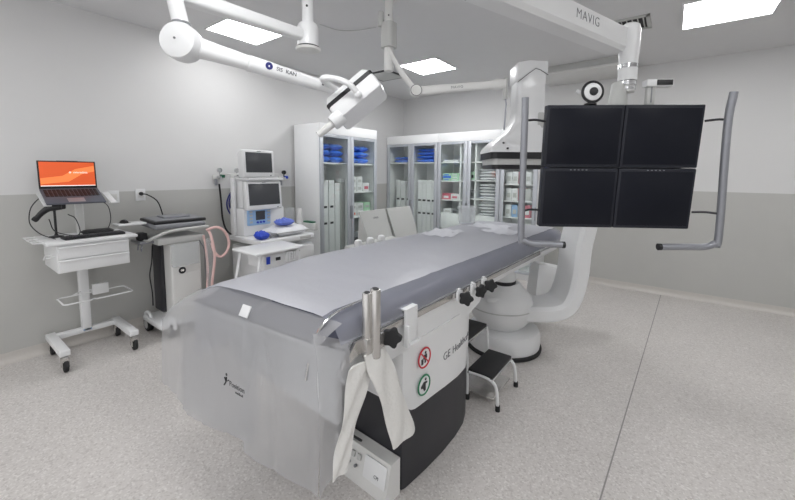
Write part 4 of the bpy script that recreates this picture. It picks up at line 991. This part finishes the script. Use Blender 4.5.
# head
LC = W_(-1.782, 1.90, 2.148)
e1 = (HX*.74+UP*.67+FW*.0).normalized(); e2 = (HX*.56-UP*.75-FW*.35).normalized()
Mh = frame(LC, e1, e2)                      # x along stripe, y down-right, z = x cross y
if (Mh.to_3x3() @ Vector((0, 0, 1))).dot(FW) > 0: zs = -1
else: zs = 1
def hb(x0, x1, y0, y1, z0, z1, bev=.02): return MB().mm((x0, y0, z0*zs), (x1, y1, z1*zs), bev=bev, seg=3, M=Mh)
rr = [[Mh @ Vector((x*1.0, yy, z*zs)) for x, z in rrect(w, w2, .025)] for yy, w, w2 in ((-.03, .385, .20), (.0, .385, .20), (.066, .375, .19), (.078, .362, .178), (.081, .33, .15))]
MB().loft(rr).build('lamp_head', WHITE, sl, ang=40)
rr = [[Mh @ Vector((x, yy, z*zs)) for x, z in rrect(.39, .205, .025)] for yy in (-.062, -.03)]
MB().loft(rr).build('dark_band', BLACK, sl)
rr = [[Mh @ Vector((x, yy, z*zs)) for x, z in rrect(w, w2, .025)] for yy, w, w2 in ((-.125, .26, .12), (-.11, .34, .18), (-.062, .385, .20))]
MB().loft(rr).build('back_shell', WHITE, sl, ang=40)
g = MB(); g.cyl(Mh @ Vector((-.15, .045, .05*zs)), Mh @ Vector((-.235, .055, .06*zs)), .058, .05, seg=24, bev=.008); g.build('handle_collar', WHITE, sl)
g = MB(); g.cyl(Mh @ Vector((-.23, .055, .06*zs)), Mh @ Vector((-.36, .062, .075*zs)), .026, .022, seg=18, bev=.006); g.build('sterile_handle', OFFW, sl)
y0 = J+dv*.93
g = MB(); g.tube([y0, W_(-1.875, 1.66, 2.262), W_(-1.79, 1.70, 2.258), W_(-1.72, 1.75, 2.225), W_(-1.69, 1.80, 2.17)], .02, 12, n=6); g.ball(W_(-1.69, 1.805, 2.165), .027)
q2 = Mh @ Vector((-.1, -.12, -.1*zs)); g.tube([y0, y0*.5+q2*.5-UP*.02, q2], .02, 12, n=5)
g.build('yoke', WHITE, sl)

# ------------------------------------------------------------------ suspended shield arm
sh = thing('shield_arm', 'pale grey ceiling stem and swing arm reaching toward the C-arm column', 'ceiling arm', (-1.96, 2.47, 0))
MB().cyl((0, 0, 2.70), (0, 0, ZC), .034, seg=20).build('ceiling_stem', OFFW, sh)
MB().lathe([(.11, ZC-.04), (.11, ZC), (0, ZC)], seg=24).build('ceiling_flange', OFFW, sh)
for z in (2.78, 2.86, 2.94): MB().cyl((.02, -.03, z), (.023, -.034, z), .007, seg=10).build('screw', INK, sh)
MB().prism(rrect(.11, .11, .03), 2.69, 2.89).build('brake_block', LGREY, sh)
MB().cyl((-.05, -.045, 2.86), (-.05, -.045, 2.98), .024, seg=16, bev=.006).build('brake_lever', LGREY, sh)
MB().cyl((0, 0, 2.50), (0, 0, 2.70), .04, seg=20, bev=.006).build('lower_stem', OFFW, sh)
el = Vector((.25, .045, 2.315)); 
g = MB(); rr = []
for p, s_ in ((Vector((.01, .0, 2.66)), .036), (Vector((.10, .02, 2.50)), .034), (el, .03)):
    Mq = frame(p, (0, 0, 1), Vector((-.6, .8, 0))); rr.append([Mq @ Vector((x*1.1, y, 0)) for x, y in rrect(2*s_, 1.6*s_, .02)])
g.loft(rr); g.build('upper_link', OFFW, sh)
g = MB(); Me = frame(el, HX, UP); g.lathe([(.044, -.04), (.05, -.03), (.05, .032), (.044, .04), (0, .04)], M=Me, seg=28); g.build('elbow', OFFW, sh)
MB().ring((0, 0, .041), .044, .0025, Me).build('elbow_seam', INK, sh)
en = Vector((.865, .40, 2.36)); dv2 = (en-el).normalized(); rr = []
for tt, a in ((.04, .034), (.12, .038), (.5, .034), (.83, .032), (.9, .044), (1.0, .036)):
    Mq = frame(el+dv2*tt*(en-el).length, dv2.cross(Vector((0, 0, 1))), Vector((0, 0, 1))-dv2*dv2.z); rr.append([Mq @ Vector((x, y, 0)) for x, y in rrect(1.4*a, 2*a, .025)])
MB().loft(rr).build('swing_arm', OFFW, sh, ang=40)
sd = dv2.cross(Vector((0, 0, 1))).normalized()
MB().text('MAVIG', .028, frame(el+dv2*.33+sd*.0265, dv2, (0, 0, 1)), sp=1.2).build('arm_lettering', INK, sh)
MB().cyl(en+Vector((0, 0, .04)), en+Vector((0, 0, -.12)), .018, seg=16).build('end_pin', LGREY, sh)
MB().tube([en+Vector((0, 0, -.1)), en+Vector((.01, .0, -.16)), en+Vector((.0, .0, -.36))], .007, 8).build('hook_rod', GREYM, sh)

# ------------------------------------------------------------------ camera and render look
cam = bpy.data.objects.new('Camera', bpy.data.cameras.new('Camera')); C.objects.link(cam)
cd = cam.data; cd.sensor_width = 36; cd.lens = 362.684*36/795; cd.shift_x = 0; cd.shift_y = -(250-207)/795; cd.clip_start = .05
yaw, pit, rol = -.64461, .093845, .007555
f = Vector((math.sin(yaw)*math.cos(pit), math.cos(yaw)*math.cos(pit), -math.sin(pit))); r = Vector((math.cos(yaw), -math.sin(yaw), 0)); u = r.cross(f)
r, u = r*math.cos(rol)+u*math.sin(rol), u*math.cos(rol)-r*math.sin(rol)
cam.matrix_world = Matrix(((r.x, u.x, -f.x, 0), (r.y, u.y, -f.y, 0), (r.z, u.z, -f.z, 1.65), (0, 0, 0, 1)))
SC.camera = cam
w = bpy.data.worlds.new('World'); SC.world = w; w.use_nodes = True
w.node_tree.nodes['Background'].inputs[0].default_value = (.83, .83, .84, 1); w.node_tree.nodes['Background'].inputs[1].default_value = WORLD
vs = SC.view_settings; vs.view_transform = 'Standard'; vs.look = 'None'; vs.exposure = 1.36; vs.gamma = 1; vs.use_curve_mapping = False
SC.cycles.use_denoising = True; SC.cycles.max_bounces = 10; SC.cycles.diffuse_bounces = 5; SC.cycles.transparent_max_bounces = 16
SC.cycles.sample_clamp_indirect = 6
